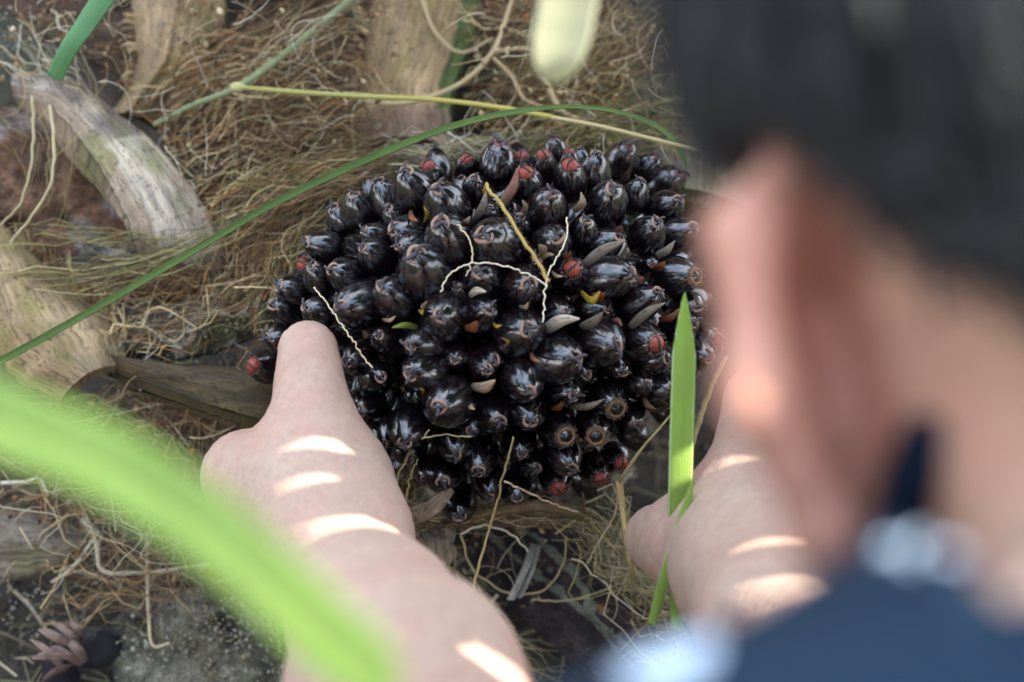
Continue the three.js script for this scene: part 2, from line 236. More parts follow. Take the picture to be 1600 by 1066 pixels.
// ---- fibre, fringe and rootlets (one uncountable mass, part of the palm)
{
  const fb = new MB(), tones = ['#927249', '#a98a5e', '#715133', '#bda373', '#5a402b', '#ccb68a', '#806a44', '#976231'].map(hex), greens = ['#8f834e', '#a69a62', '#72683d', '#b9a873'].map(hex), pale = ['#c9bc9c', '#b3a481', '#d8cfb6'].map(hex);
  function fibres(n, path, s0, s1, { wig = 8, r0 = 0.00010, r1 = 0.00030, dd = 0.02, pal = tones, seg = 10, wander = 0.4 } = {}) {
    for (let q = 0; q < n * 0.85; q++) {
      const loose = rnd() < 0.24, wd = loose || rnd() < 0.3 ? 1.0 : wander, a = G() * (loose ? 1.35 : 1), b = a * (1 - wd) + G() * wd * 1.3, t0 = R(0, 0.45), t1 = R(0.55, 1), ph = R(0, 99), dz = loose ? R(-dd * 1.2, -dd * 0.2) : R(-dd, dd * 0.6), off = R(-0.25, 0.25), pts = [], m = path.length - 1;
      for (let k = 0; k <= seg; k++) {
        const t = lerp(t0, t1, k / seg) * m, i = Math.min(m - 1, Math.floor(t)), f = t - i, A = path[i], B = path[i + 1], p0 = path[Math.max(0, i - 1)], p1 = path[Math.min(m, i + 2)];
        const cr = (x, y, z, w) => 0.5 * ((2 * y) + (-x + z) * f + (2 * x - 5 * y + 4 * z - w) * f * f + (-x + 3 * y - 3 * z + w) * f * f * f);
        const x = cr(p0[0], A[0], B[0], p1[0]), y = cr(p0[1], A[1], B[1], p1[1]), d = lerp(A[2], B[2], f), tx = B[0] - A[0], ty = B[1] - A[1], L = Math.hypot(tx, ty) || 1, tt = t / m;
        const o = lerp(a * s0, b * s1, tt) + wig * (loose ? 2.6 : 1) * (N3(ph, tt * 4.5, 0.5) * 2.2 + N3(ph, tt * 13, 4.5) * 0.7) + off * s0 * (k / seg - 0.5);
        pts.push(P(x - ty / L * o, y + tx / L * o, d + dz + 0.006 * N3(ph, tt * 3, 7.7)));
      }
      const r = R(r0, r1) * (loose ? 1.35 : 1) * (rnd() < 0.06 ? 1.8 : 1); fb.tube(pts, (t) => r * (1 - 0.6 * t), 3, mul(pick(pal), loose ? R(0.7, 1.35) : Math.pow(rnd(), 1.6) * 0.75 + 0.16));
    }
  }
  const D = 0.965;
  fibres(320, [[240, 190, D + 0.02], [330, 120, D + 0.02], [440, 60, D + 0.02], [600, -40, D + 0.03]], 36, 46);
  fibres(430, [[250, 220, D + 0.01], [340, 165, D + 0.01], [440, 120, D + 0.01], [580, 70, D + 0.015]], 34, 46);
  fibres(500, [[270, 260, D], [360, 205, D], [450, 170, D], [580, 150, D]], 32, 40, { wig: 10 });
  fibres(460, [[300, 300, D - 0.01], [390, 250, D - 0.01], [480, 215, D - 0.01], [600, 210, D - 0.01]], 30, 34, { wig: 10 });
  fibres(420, [[320, 350, D - 0.02], [400, 305, D - 0.02], [500, 265, D - 0.02], [640, 225, D - 0.01]], 24, 26, { pal: [...tones, ...greens] });
  fibres(300, [[340, 390, D - 0.025], [420, 330, D - 0.03], [520, 285, D - 0.03], [640, 255, D - 0.02]], 16, 18, { pal: [...tones, ...greens] });
  fibres(240, [[300, 560, D - 0.02], [360, 480, D - 0.025], [420, 390, D - 0.03], [500, 310, D - 0.03]], 34, 26, { wig: 12 });
  fibres(180, [[400, 520, D - 0.03], [425, 440, D - 0.035], [470, 370, D - 0.04], [560, 300, D - 0.04]], 22, 16, { wig: 10, pal: [...tones, ...greens] });
  fibres(60, [[-20, 440, 0.925], [150, 430, 0.92], [330, 375, 0.92], [520, 290, 0.92]], 22, 14, { wig: 6, pal: greens, dd: 0.006 });
  fibres(26, [[-20, 365, 0.928], [120, 366, 0.922], [260, 372, 0.918], [400, 330, 0.92]], 10, 14, { wig: 8, pal: greens, dd: 0.005 });
  fibres(30, [[60, 150, 0.94], [90, 220, 0.935], [70, 320, 0.93], [10, 400, 0.93]], 50, 40, { wig: 10, pal: greens, dd: 0.006 });
  fibres(60, [[10, 30, 0.97], [60, 90, 0.965], [130, 150, 0.96], [170, 220, 0.96]], 40, 30, { wig: 8, pal: pale, dd: 0.01 });
  fibres(180, [[120, 470, 0.94], [200, 455, 0.94], [290, 440, 0.938], [350, 430, 0.94]], 26, 22, { wig: 10 });
  fibres(150, [[180, 560, 0.94], [240, 520, 0.93], [310, 495, 0.93], [400, 440, 0.93]], 24, 22, { wig: 10, pal: [...tones, ...pale] });
  // top right
  fibres(420, [[840, 230, 0.985], [900, 160, 0.985], [980, 100, 0.99], [1100, 40, 1.0]], 36, 60, { pal: [...tones, ...greens] });
  fibres(320, [[740, 190, 0.99], [820, 150, 0.99], [920, 90, 0.99], [1060, 10, 1.0]], 40, 60, { pal: [...tones, ...greens] });
  fibres(260, [[800, 230, 0.97], [900, 205, 0.965], [1000, 190, 0.965], [1130, 200, 0.97]], 22, 30, { pal: greens });
  fibres(260, [[720, 60, 1.0], [800, 40, 1.0], [900, 20, 1.0], [1060, -40, 1.01]], 60, 60);
  fibres(120, [[600, 235, 0.955], [700, 240, 0.95], [780, 225, 0.95], [860, 215, 0.955]], 14, 14, { pal: [...greens, ...pale] });
  // bottom left litter against the trunk
  fibres(110, [[-30, 650, 0.95], [100, 655, 0.945], [220, 630, 0.94], [330, 600, 0.94]], 40, 34, { wig: 14, pal: [...tones, ...greens, ...pale] });
  fibres(80, [[170, 590, 0.945], [230, 650, 0.94], [280, 710, 0.94], [300, 800, 0.94]], 60, 50, { wig: 16 });
  fibres(110, [[-30, 740, 0.955], [80, 765, 0.95], [180, 815, 0.945], [300, 860, 0.945]], 50, 40, { wig: 16 });
  fibres(100, [[60, 900, 0.95], [170, 905, 0.945], [290, 880, 0.945], [430, 900, 0.95]], 40, 40, { wig: 18 });
  fibres(40, [[150, 690, 0.935], [170, 780, 0.93], [190, 870, 0.93], [230, 950, 0.93]], 80, 80, { wig: 18, pal: pale });
  fibres(70, [[330, 560, 0.93], [350, 620, 0.935], [330, 690, 0.94], [360, 760, 0.94]], 50, 40, { wig: 16, pal: [...tones, ...greens] });
  // around the dark slab below the bunch
  fibres(150, [[590, 840, 0.925], [700, 805, 0.915], [820, 800, 0.915], [930, 815, 0.92]], 18, 16, { wig: 8, pal: [...tones, ...pale] });
  fibres(130, [[620, 850, 0.925], [690, 930, 0.925], [780, 1000, 0.93], [900, 1090, 0.94]], 24, 24, { wig: 10, pal: [...greens, ...pale] });
  fibres(200, [[890, 800, 0.925], [950, 850, 0.925], [1010, 910, 0.925], [1100, 960, 0.93]], 36, 40, { wig: 14, pal: [...greens, ...pale] });
  fibres(160, [[980, 960, 0.93], [1060, 985, 0.93], [1140, 1010, 0.935], [1250, 1050, 0.94]], 40, 40, { wig: 14, pal: [...greens, ...pale] });
  fibres(90, [[560, 830, 0.93], [610, 790, 0.915], [640, 740, 0.90], [660, 690, 0.895]], 22, 18, { wig: 8 });
  // tangle: loose strands lying every way, and flakes of bark and chaff caught in the fibre
  const zones = [[250, 0, 620, 300, 150], [260, 260, 520, 470, 90], [740, 0, 1080, 230, 110], [0, 620, 330, 900, 90], [100, 400, 420, 560, 70], [560, 790, 1020, 960, 70], [0, 0, 200, 130, 40]];
  for (const [x0, y0, x1, y1, n] of zones) {
    for (let q = 0; q < n; q++) { const pts = []; let x = R(x0, x1), y = R(y0, y1), a = R(0, 6.283), d = (y > 560 ? 0.935 : 0.945) - R(0, 0.02); const st = R(5, 13), cv = R(-0.25, 0.25); for (let k = 0; k < 10; k++) { pts.push(P(x, y, d + 0.004 * N3(k * 0.6, q, 3))); x += Math.cos(a) * st; y += Math.sin(a) * st; a += cv + G() * 0.22; } const r = R(0.00012, 0.00034); fb.tube(pts, (t) => r * (1 - 0.5 * t), 3, mul(pick(rnd() < 0.4 ? pale : tones), R(0.5, 1.15))); }
    for (let q = 0; q < n * 1.6; q++) { const x = R(x0, x1), y = R(y0, y1), a = R(0, 6.283), l = R(3, 12), d = (y > 560 ? 0.94 : 0.952) - R(0, 0.012), sd = V(G(), G(), G()).normalize(), w = R(0.0005, 0.0017); fb.tube([P(x, y, d), P(x + Math.cos(a) * l * 0.5, y + Math.sin(a) * l * 0.5, d - 0.001), P(x + Math.cos(a + 0.3) * l, y + Math.sin(a + 0.3) * l, d)], (t) => w * (0.4 + Math.sin(Math.PI * clamp(t, 0.05, 0.95))), 5, mul(pick(tones), R(0.25, 1.0)), { flat: 0.25, side: sd }); }
  }
  // spiny fringes on the edges of the bases
  const fringe = (n, path, len, dir, pal) => { for (let q = 0; q < n; q++) { const t = R(0, path.length - 1.001), i = Math.floor(t), f = t - i, x = lerp(path[i][0], path[i + 1][0], f), y = lerp(path[i][1], path[i + 1][1], f), d = lerp(path[i][2], path[i + 1][2], f), l = len * R(0.5, 1.3), a = dir + G() * 0.35; fb.tube([P(x, y, d), P(x + Math.cos(a) * l * 0.5, y - Math.sin(a) * l * 0.5, d - 0.003), P(x + Math.cos(a + 0.3) * l, y - Math.sin(a + 0.3) * l, d)], (t) => 0.0014 * (1 - 0.85 * t), 4, mul(pick(pal), R(0.6, 1))); } };
  fringe(90, [[0, 372, 0.955], [90, 430, 0.94], [150, 478, 0.932], [195, 530, 0.925]], 36, 1.3, [...tones, ...greens]);
  fringe(60, [[575, 20, 0.992], [562, 120, 0.982], [540, 190, 0.97]], 26, 2.3, tones);
  fringe(30, [[206, 10, 0.992], [214, 90, 0.982], [198, 140, 0.975]], 18, 3.0, tones);
  // pale knotted rootlets
  const root = (pts, r, c) => fb.tube(curve(pts.map((a) => P(...a)), 40), (t) => r * (1 - 0.4 * t) * (1 + 0.25 * N3(t * 30, r * 9e4, 1)), 6, c);
  const rc = hex('#a8926c');
  root([[560, 160, 0.955], [640, 160, 0.95], [720, 130, 0.955], [770, 80, 0.965], [800, 0, 0.98]], 0.0018, rc); root([[770, 80, 0.965], [830, 78, 0.97], [900, 120, 0.97], [890, 165, 0.965]], 0.0013, rc);
  root([[660, 0, 0.985], [680, 50, 0.98], [720, 82, 0.975], [770, 60, 0.97]], 0.0012, rc); root([[770, 90, 0.965], [800, 120, 0.965], [820, 155, 0.96], [880, 175, 0.955]], 0.0012, rc);
  root([[850, 120, 0.96], [880, 175, 0.955], [930, 190, 0.955], [1000, 165, 0.965], [1080, 155, 0.975]], 0.0015, rc);
  root([[130, 810, 0.94], [150, 850, 0.935], [158, 890, 0.935], [220, 895, 0.935], [330, 880, 0.935]], 0.0014, hex('#b9ad93')); root([[155, 830, 0.938], [110, 890, 0.938], [80, 910, 0.94]], 0.001, hex('#b9ad93')); root([[230, 830, 0.935], [232, 960, 0.93], [240, 1010, 0.93], [265, 1005, 0.93]], 0.0011, hex('#a89a7c'));
  root([[0, 755, 0.94], [40, 752, 0.94], [62, 748, 0.935], [75, 775, 0.935]], 0.001, hex('#cfc7b0'));
  const m = fb.build('fibre', M.fibre, palm); m.userData.kind = 'stuff'; m.userData.label = 'shaggy tangle of dry brown fibre and rootlets';
}
// ---------------------------------------------------------------- the fruit bunch
const BC = { x: 772, y: 512, d: 0.905, rx: 372, ry: 300 };
const bunch = thing('fruit_bunch', P(BC.x, BC.y, BC.d), 'large bunch of glossy black oil palm fruits held between two hands', 'fruit bunch');
{
  rnd = rngOf(77);
  const streak = tex(256, 256, (u, v) => [0.65 * vf(u, v, 40, 3, 3) + 0.35 * vf(u, v, 10, 10, 3)], 1, 1, false);
  const glossT = tex(256, 256, (u, v) => { const k = 0.17 + 0.16 * sstep(0.5, 0.8, vf(u, v, 9, 5, 5)) + 0.16 * (vf(u, v, 40, 5, 3) - 0.5); return [0, k, 0]; }, 1, 1, false);
  const skinT = tex(256, 256, (u, v) => { const m = vf(u, v, 7, 5, 5), s = vf(u, v, 50, 4, 3), dot = vf(u, v, 70, 70, 1); let c = mixc([0.035, 0.03, 0.042], [0.10, 0.055, 0.065], sstep(0.35, 0.7, m)); c = mul(c, 0.8 + 0.4 * s); if (dot > 0.94) c = mixc(c, [0.45, 0.38, 0.33], 0.5); return c; }, 1, 1);
  const skin = [[1, 1, 1], [0.8, 0.72, 0.95], [1.25, 0.95, 0.95], [0.75, 0.82, 1.0]].map((c) => new THREE.MeshPhysicalMaterial({ color: new THREE.Color(...c), map: skinT, roughness: 1, roughnessMap: glossT, bumpMap: streak, bumpScale: 0.00006, ior: 1.75, clearcoat: 0.3, clearcoatRoughness: 0.1 }));
  const stigmaM = new THREE.MeshStandardMaterial({ color: new THREE.Color(0.060, 0.047, 0.050), roughness: 0.75 }), ringM = new THREE.MeshStandardMaterial({ color: new THREE.Color(0.30, 0.185, 0.13), roughness: 0.85 });
  const redM = [0, 1].map((k) => new THREE.MeshPhysicalMaterial({ color: new THREE.Color(...[[0.27, 0.045, 0.022], [0.16, 0.042, 0.042]][k]), vertexColors: true, roughness: 0.45 })), slitM = new THREE.MeshStandardMaterial({ color: new THREE.Color(0.02, 0.012, 0.012), roughness: 0.6 });
  const brownM = new THREE.MeshStandardMaterial({ vertexColors: true, roughness: 0.95 }), fuzzM = new THREE.MeshStandardMaterial({ color: new THREE.Color(0.20, 0.13, 0.11), roughness: 1 });
  // fruit bodies: radius 0.5 (unit width), three length ratios, three facettings each; +y is the tip
  const bodies = [];
  for (const ratio of [1.3, 1.55, 1.85]) for (let v = 0; v < 3; v++) {
    const prof = []; for (let k = 0; k <= 22; k++) { const t = k / 22, y = (t - 0.5) * ratio, r = 0.5 * Math.pow(Math.sin(Math.PI * Math.pow(lerp(0.05, 1, t), 0.92)), 0.56) * (t < 0.40 ? 0.72 + 0.28 * sstep(0, 0.40, t) : 1); prof.push(new THREE.Vector2(Math.max(k === 22 ? 0 : 0.01, r), y)); }
    const g = new THREE.LatheGeometry(prof, 28), p = g.attributes.position;
    for (let i = 0; i < p.count; i++) { const x = p.getX(i), y = p.getY(i), z = p.getZ(i), a = Math.atan2(z, x), nf = 4 + v, tipw = 1 - sstep(0.25, 0.5, y / ratio) * 0.6;
      const k = 1 + tipw * (0.012 * Math.cos(nf * a + v * 2 + y) + 0.03 * Math.cos(2 * a + v) + 0.03 * fbm(Math.cos(a) * 1.3 + v * 7, y * 1.5, Math.sin(a) * 1.3, 2)); p.setXYZ(i, x * k, y, z * k); }
    g.computeVertexNormals(); // weld the seam
    const nm = g.attributes.normal; for (let k = 0; k <= 22; k++) { const a = k, b = 28 * 23 + k, x = nm.getX(a) + nm.getX(b), y = nm.getY(a) + nm.getY(b), z = nm.getZ(a) + nm.getZ(b), l = Math.hypot(x, y, z) || 1; nm.setXYZ(a, x / l, y / l, z / l); nm.setXYZ(b, x / l, y / l, z / l); }
    g.userData.ratio = ratio; bodies.push(g);
  }
  const arcTube = (fn, n, rad, sides) => new MB().tube(Array.from({ length: n + 1 }, (_, k) => fn(k / n)), rad, sides, [1, 1, 1]).geo();
  // three curled stigma lobes and a short neck, unit = fruit width, origin on the tip
  const stigmas = [0, 1, 2, 3].map((v) => {
    const r2 = rngOf(900 + v), gs = [arcTube((t) => V(0, t * 0.10 - 0.05, 0), 3, (t) => 0.075 - 0.02 * t, 8)];
    const n = v === 3 ? 2 : 3; for (let k = 0; k < n; k++) { const a = (k / n + 0.12 * (r2() - 0.5)) * 2 * Math.PI, L = 0.25 + 0.14 * r2(), cu = 0.5 + r2(); gs.push(arcTube((t) => { const o = L * Math.sin(t * 1.25) , h = 0.03 + L * (0.75 * t - cu * 0.55 * t * t); return V(Math.cos(a + t * 0.5) * (o + 0.02), h, Math.sin(a + t * 0.5) * (o + 0.02)); }, 7, (t) => 0.068 * (1 - 0.35 * t) * (t > 0.97 ? 0.5 : 1), 6)); }
    return mergeGeometries(gs);
  });
  const rings = [0, 1, 2].map((v) => arcTube((t) => { const a = v * 2 + t * (3.2 + v * 0.8), r = 0.150 + 0.012 * Math.sin(a * 3); return V(Math.cos(a) * r, -0.028 + 0.012 * Math.sin(a * 2 + v), Math.sin(a) * r); }, 22, (t) => 0.046 * Math.pow(Math.sin(Math.PI * clamp(t, 0.03, 0.97)), 0.35), 7));
  // red split tip, fuzzy collar, dark slit
  const redProf = [[0.262, -0.20], [0.245, -0.15], [0.222, -0.10], [0.198, -0.05], [0.165, 0.0], [0.125, 0.04], [0.07, 0.065], [0.0, 0.072]].map(([a, b]) => new THREE.Vector2(a, b)), redG = new THREE.LatheGeometry(redProf, 20);
  { const p = redG.attributes.position, c = []; for (let i = 0; i < p.count; i++) { const x = p.getX(i), y = p.getY(i), z = p.getZ(i), n = fbm(x * 16, y * 10, z * 16, 3); c.push(...mixc([0.9, 0.9, 0.9], [0.22, 0.35, 0.5], sstep(-0.03, -0.12, y + n * 0.10))); p.setXYZ(i, x * (1 + 0.18 * n), y + 0.02 * n, z * (1 + 0.18 * n)); } redG.setAttribute('color', new THREE.Float32BufferAttribute(c, 3)); redG.computeVertexNormals(); }
  const slitG = arcTube((t) => { const a = (t - 0.5) * 2.6; return V(Math.sin(a) * 0.205, 0.165 * Math.cos(a) - 0.088, 0.02 * Math.sin(a * 3)); }, 12, (t) => 0.034 * Math.sin(Math.PI * clamp(t, 0.05, 0.95)), 5);
  const fuzzG = (() => { const b = new MB(), r2 = rngOf(5); for (let k = 0; k < 70; k++) { const a = r2() * 6.283, r0 = 0.22 + 0.05 * r2(), l = 0.03 + 0.035 * r2(); b.tube([V(Math.cos(a) * r0, -0.07, Math.sin(a) * r0), V(Math.cos(a) * (r0 + l * 0.5), -0.02, Math.sin(a) * (r0 + l * 0.5)), V(Math.cos(a) * (r0 + l), -0.06 - 0.05 * r2(), Math.sin(a) * (r0 + l))], (t) => 0.012 * (1 - 0.7 * t), 3, [1, 1, 1]); } return b.geo(); })();
  const cupG = new THREE.LatheGeometry([[0.30, -0.16], [0.30, -0.06], [0.27, 0.0], [0.235, 0.02], [0.20, 0.0], [0.15, -0.05], [0.11, -0.055], [0.09, -0.01], [0.05, 0.02], [0.0, 0.022]].map(([a, b]) => new THREE.Vector2(a, b)), 22);
  { const p = cupG.attributes.position, c = []; for (let i = 0; i < p.count; i++) { const x = p.getX(i), y = p.getY(i), z = p.getZ(i), r = Math.hypot(x, z), n = 0.5 + fbm(x * 14, y * 14, z * 14, 3), kk = 1 + 0.30 * fbm(x * 9, 3, z * 9, 2); p.setXYZ(i, x * kk, y + 0.07 * fbm(x * 12, 1, z * 12, 2), z * kk); c.push(...(r < 0.16 && r > 0.095 ? mixc([0.05, 0.024, 0.012], [0.14, 0.07, 0.035], n) : mixc([0.08, 0.04, 0.018], [0.34, 0.195, 0.10], n))); } cupG.setAttribute('color', new THREE.Float32BufferAttribute(c, 3)); cupG.computeVertexNormals(); }
  const Y = V(0, 1, 0);
  function fruit(centre, axis, w, L, type) {
    let ri = 0; const want = L / w; for (let k = 0; k < 3; k++) if (Math.abs([1.3, 1.55, 1.85][k] - want) < Math.abs([1.3, 1.55, 1.85][ri] - want)) ri = k;
    const g = bodies[ri * 3 + Math.floor(rnd() * 3)], m = shade(new THREE.Mesh(g, type === 'r' && rnd() < 0.5 ? skin[2] : pick(skin))); m.name = 'fruit';
    m.position.copy(centre).sub(bunch.position); m.quaternion.setFromUnitVectors(Y, axis).multiply(new THREE.Quaternion().setFromAxisAngle(Y, R(0, 6.283))); m.scale.setScalar(w);
    bunch.add(m);
    const add = (name, geo, mat, k = 1, dy = 0) => { const c = shade(new THREE.Mesh(geo, mat)); c.name = name; c.position.y = g.userData.ratio * 0.5 + dy; c.scale.setScalar(k); c.rotation.y = R(0, 6.283); m.add(c); return c; };
    if (type === 'r' || type === 'p') { const t = add('red_tip', redG, redM[type === 'p' ? 1 : 0], R(0.92, 1.12) * (type === 'p' ? 0.72 : 1), -0.045); if (type === 'r') { const s = add('slit', slitG, slitM, t.scale.x, -0.045); s.rotation.y = t.rotation.y; } else add('stigma', stigmas[3], stigmaM, 0.7, 0.05); add('fuzzy_collar', fuzzG, fuzzM, 1.0, -0.07); }
    else if (type === 'b') { add('brown_cup', cupG, brownM, R(0.7, 0.88), -0.05); add('fuzzy_collar', fuzzG, fuzzM, 1, -0.02); }
    else { add('stigma', stigmas[Math.floor(rnd() * 4)], stigmaM, R(0.48, 0.68), -0.005); add('tip_ring', pick(rings), ringM, R(0.78, 1.0), -0.014); }
    return m;
  }
  // [body x, body y, tip x, tip y, width, type] read off the photograph
  const seen = [[778, 259, 780, 222, 53, 'p'], [816, 264, 814, 240, 32, 'r'], [824, 293, 821, 268, 47, 'r'], [847, 264, 848, 239, 40, 'r'], [868, 243, 865, 218, 34, 'p'], [889, 257, 889, 236, 27, 'r'], [889, 284, 890, 257, 48, 'r'], [928, 276, 931, 242, 46], [906, 252, 907, 231, 26], [970, 256, 982, 229, 50, 'p'], [1010, 264, 1027, 246, 38, 'p'], [1035, 290, 1060, 272, 50, 'p'],
    [855, 330, 861, 303, 55], [948, 321, 956, 297, 58], [992, 310, 998, 285, 38], [1038, 326, 1058, 316, 48], [912, 366, 915, 342, 44], [773, 383, 756, 369, 70], [765, 337, 765, 330, 38], [814, 359, 812, 342, 38], [861, 386, 869, 371, 58], [940, 385, 970, 369, 46], [1010, 369, 1024, 350, 48], [1055, 368, 1083, 357, 48],
    [892, 430, 893, 420, 50, 'r'], [945, 436, 980, 430, 64], [1013, 415, 1016, 412, 30], [1053, 433, 1086, 433, 54, 'b'], [752, 438, 751, 427, 58], [817, 450, 827, 447, 60], [996, 476, 1026, 460, 52], [752, 492, 767, 483, 54], [1075, 482, 1087, 478, 46],
    [647, 304, 636, 272, 58], [698, 327, 687, 295, 64], [722, 306, 720, 275, 36], [729, 264, 730, 248, 34, 'r'], [605, 317, 592, 283, 47], [560, 334, 556, 305, 50], [704, 380, 691, 354, 70], [667, 428, 653, 398, 74], [590, 375, 570, 360, 42], [590, 402, 568, 385, 48], [640, 367, 615, 358, 52], [650, 388, 623, 383, 47], [510, 386, 478, 380, 44], [545, 432, 522, 422, 52], [500, 437, 488, 412, 44], [484, 425, 474, 412, 32, 'r'], [565, 476, 535, 482, 64], [620, 468, 602, 447, 60], [695, 494, 692, 493, 67], [462, 454, 438, 447, 44], [450, 484, 430, 476, 44], [499, 488, 478, 478, 44],
    [602, 530, 594, 523, 44], [664, 537, 645, 538, 58], [713, 556, 712, 561, 44], [757, 570, 761, 577, 44], [813, 520, 826, 515, 68], [667, 580, 643, 583, 62], [590, 590, 598, 588, 47], [702, 627, 688, 634, 70], [572, 635, 562, 641, 52], [818, 590, 825, 612, 62], [824, 640, 829, 656, 54], [868, 490, 882, 490, 48], [922, 482, 950, 483, 36], [868, 561, 898, 560, 68], [937, 535, 962, 543, 64], [1001, 533, 1028, 538, 54, 'r'], [1098, 530, 1122, 528, 42, 'r'], [962, 570, 973, 581, 40], [996, 598, 1009, 602, 44], [878, 605, 898, 618, 53], [951, 624, 964, 641, 52, 'b'], [872, 670, 886, 682, 52, 'b'], [928, 665, 930, 682, 48, 'b'], [1028, 612, 1050, 606, 52], [984, 655, 990, 664, 44], [1088, 550, 1106, 560, 47], [1016, 562, 1040, 560, 48], [1060, 511, 1080, 505, 48],
    [770, 648, 782, 659, 53], [712, 688, 712, 710, 55], [641, 667, 635, 688, 58], [604, 670, 600, 692, 45], [690, 738, 694, 751, 53], [748, 713, 748, 735, 50], [812, 692, 816, 708, 43], [829, 722, 838, 731, 40], [879, 709, 893, 731, 50], [868, 745, 873, 765, 44, 'r'], [930, 733, 938, 748, 44, 'r'], [962, 714, 970, 722, 36, 'r'], [715, 784, 719, 802, 52], [805, 762, 808, 773, 44], [674, 735, 668, 747, 43], [765, 752, 765, 775, 44], [414, 573, 395, 570, 42, 'r'], [445, 530, 420, 528, 44], [620, 345, 606, 326, 42], [535, 345, 520, 322, 42], [672, 283, 668, 258, 38, 'r'], [740, 300, 742, 280, 36], [520, 540, 495, 545, 46], [560, 560, 545, 565, 46], [905, 575, 915, 585, 44], [725, 455, 715, 450, 44], [840, 410, 838, 402, 42], [640, 700, 640, 720, 46], [770, 560, 772, 562, 44], [735, 660, 738, 672, 44]];
  const ell = (x, y) => { const r2 = ((x - BC.x) / BC.rx) ** 2 + ((y - BC.y) / BC.ry) ** 2; return Math.sqrt(Math.max(0, 1 - r2)); };
  for (const [bx, by, tx, ty, w0, type = 'k'] of seen) {
    const z = ell(bx, by), d = BC.d - 0.078 * z - (w0 - 50) * 0.00035 - R(-0.002, 0.002), w = w0 / K * d * (w0 < 40 ? 1.32 : 1.26), pr = Math.hypot(tx - bx, ty - by) / K * d; let L = w * R(1.4, 1.7);
    L = Math.max(L, 2 * pr * 1.02); const dz = Math.sqrt(Math.max(0, (L / 2) ** 2 - pr * pr)), k = d / K;
    const ax = V(0, 0, 0).addScaledVector(RIGHT, (tx - bx) * k).addScaledVector(UP, -(ty - by) * k).addScaledVector(FWD, -dz).normalize();
    fruit(P(bx, by, d), ax, w, Math.min(L, w * 2), type);
  }
  // deeper fruits filling the gaps, and the sides and back of the bunch
  let n = seen.length; const gold = Math.PI * (3 - Math.sqrt(5));
  for (let k = 0; k < 172; k++) {
    const yy = 1 - 2 * (k + 0.5) / 172, rr = Math.sqrt(1 - yy * yy), a = k * gold + 0.4, q = V(rr * Math.cos(a), yy, rr * Math.sin(a)), front = q.z > -0.15, s = front ? 0.63 : 0.92;
    if (q.z < -0.8) continue;
    const c = bunch.position.clone().addScaledVector(RIGHT, q.x * 0.108 * s).addScaledVector(UP, q.y * 0.086 * s).addScaledVector(FWD, -q.z * 0.078 * s);
    const ax = V(0, 0, 0).addScaledVector(RIGHT, q.x + G() * 0.15).addScaledVector(UP, q.y + G() * 0.15).addScaledVector(FWD, -q.z + G() * 0.15).normalize(), w = R(0.0145, 0.018);
    fruit(c, ax, w, w * R(1.4, 1.8), rnd() < 0.08 ? 'r' : 'k'); n++;
  }
  { // woody heart of the bunch and its stalk
    const g = new THREE.IcosahedronGeometry(1, 5), p = g.attributes.position; const o = V();
    for (let i = 0; i < p.count; i++) { const x = p.getX(i), y = p.getY(i), z = p.getZ(i), k = 0.68 * (1 + 0.2 * fbm(x * 3, y * 3, z * 3, 3)); o.set(0, 0, 0).addScaledVector(RIGHT, x * 0.106 * k).addScaledVector(UP, y * 0.084 * k).addScaledVector(FWD, -z * 0.072 * k); p.setXYZ(i, o.x, o.y, o.z); }
    g.computeVertexNormals(); const m = shade(new THREE.Mesh(g, new THREE.MeshStandardMaterial({ color: new THREE.Color(0.17, 0.105, 0.06), roughness: 1 }))); m.name = 'heart'; bunch.add(m);
    new MB().tube(curve([P(770, 470, 0.92), P(772, 400, 0.98), P(765, 320, 1.05)], 12), () => 0.022, 12, [0.16, 0.11, 0.06]).build('stalk', M.petiole, bunch);
  }
  // dry bracts between the fruits: [base x, y, tip x, y, width px, colour, curl]
  const bt = { t: hex('#b39a7c'), g: hex('#8d8272'), w: hex('#d5c9b6'), y: hex('#b99b2c'), o: hex('#8a4a1c'), r: hex('#8a5a40'), n: hex('#7d8a30') };
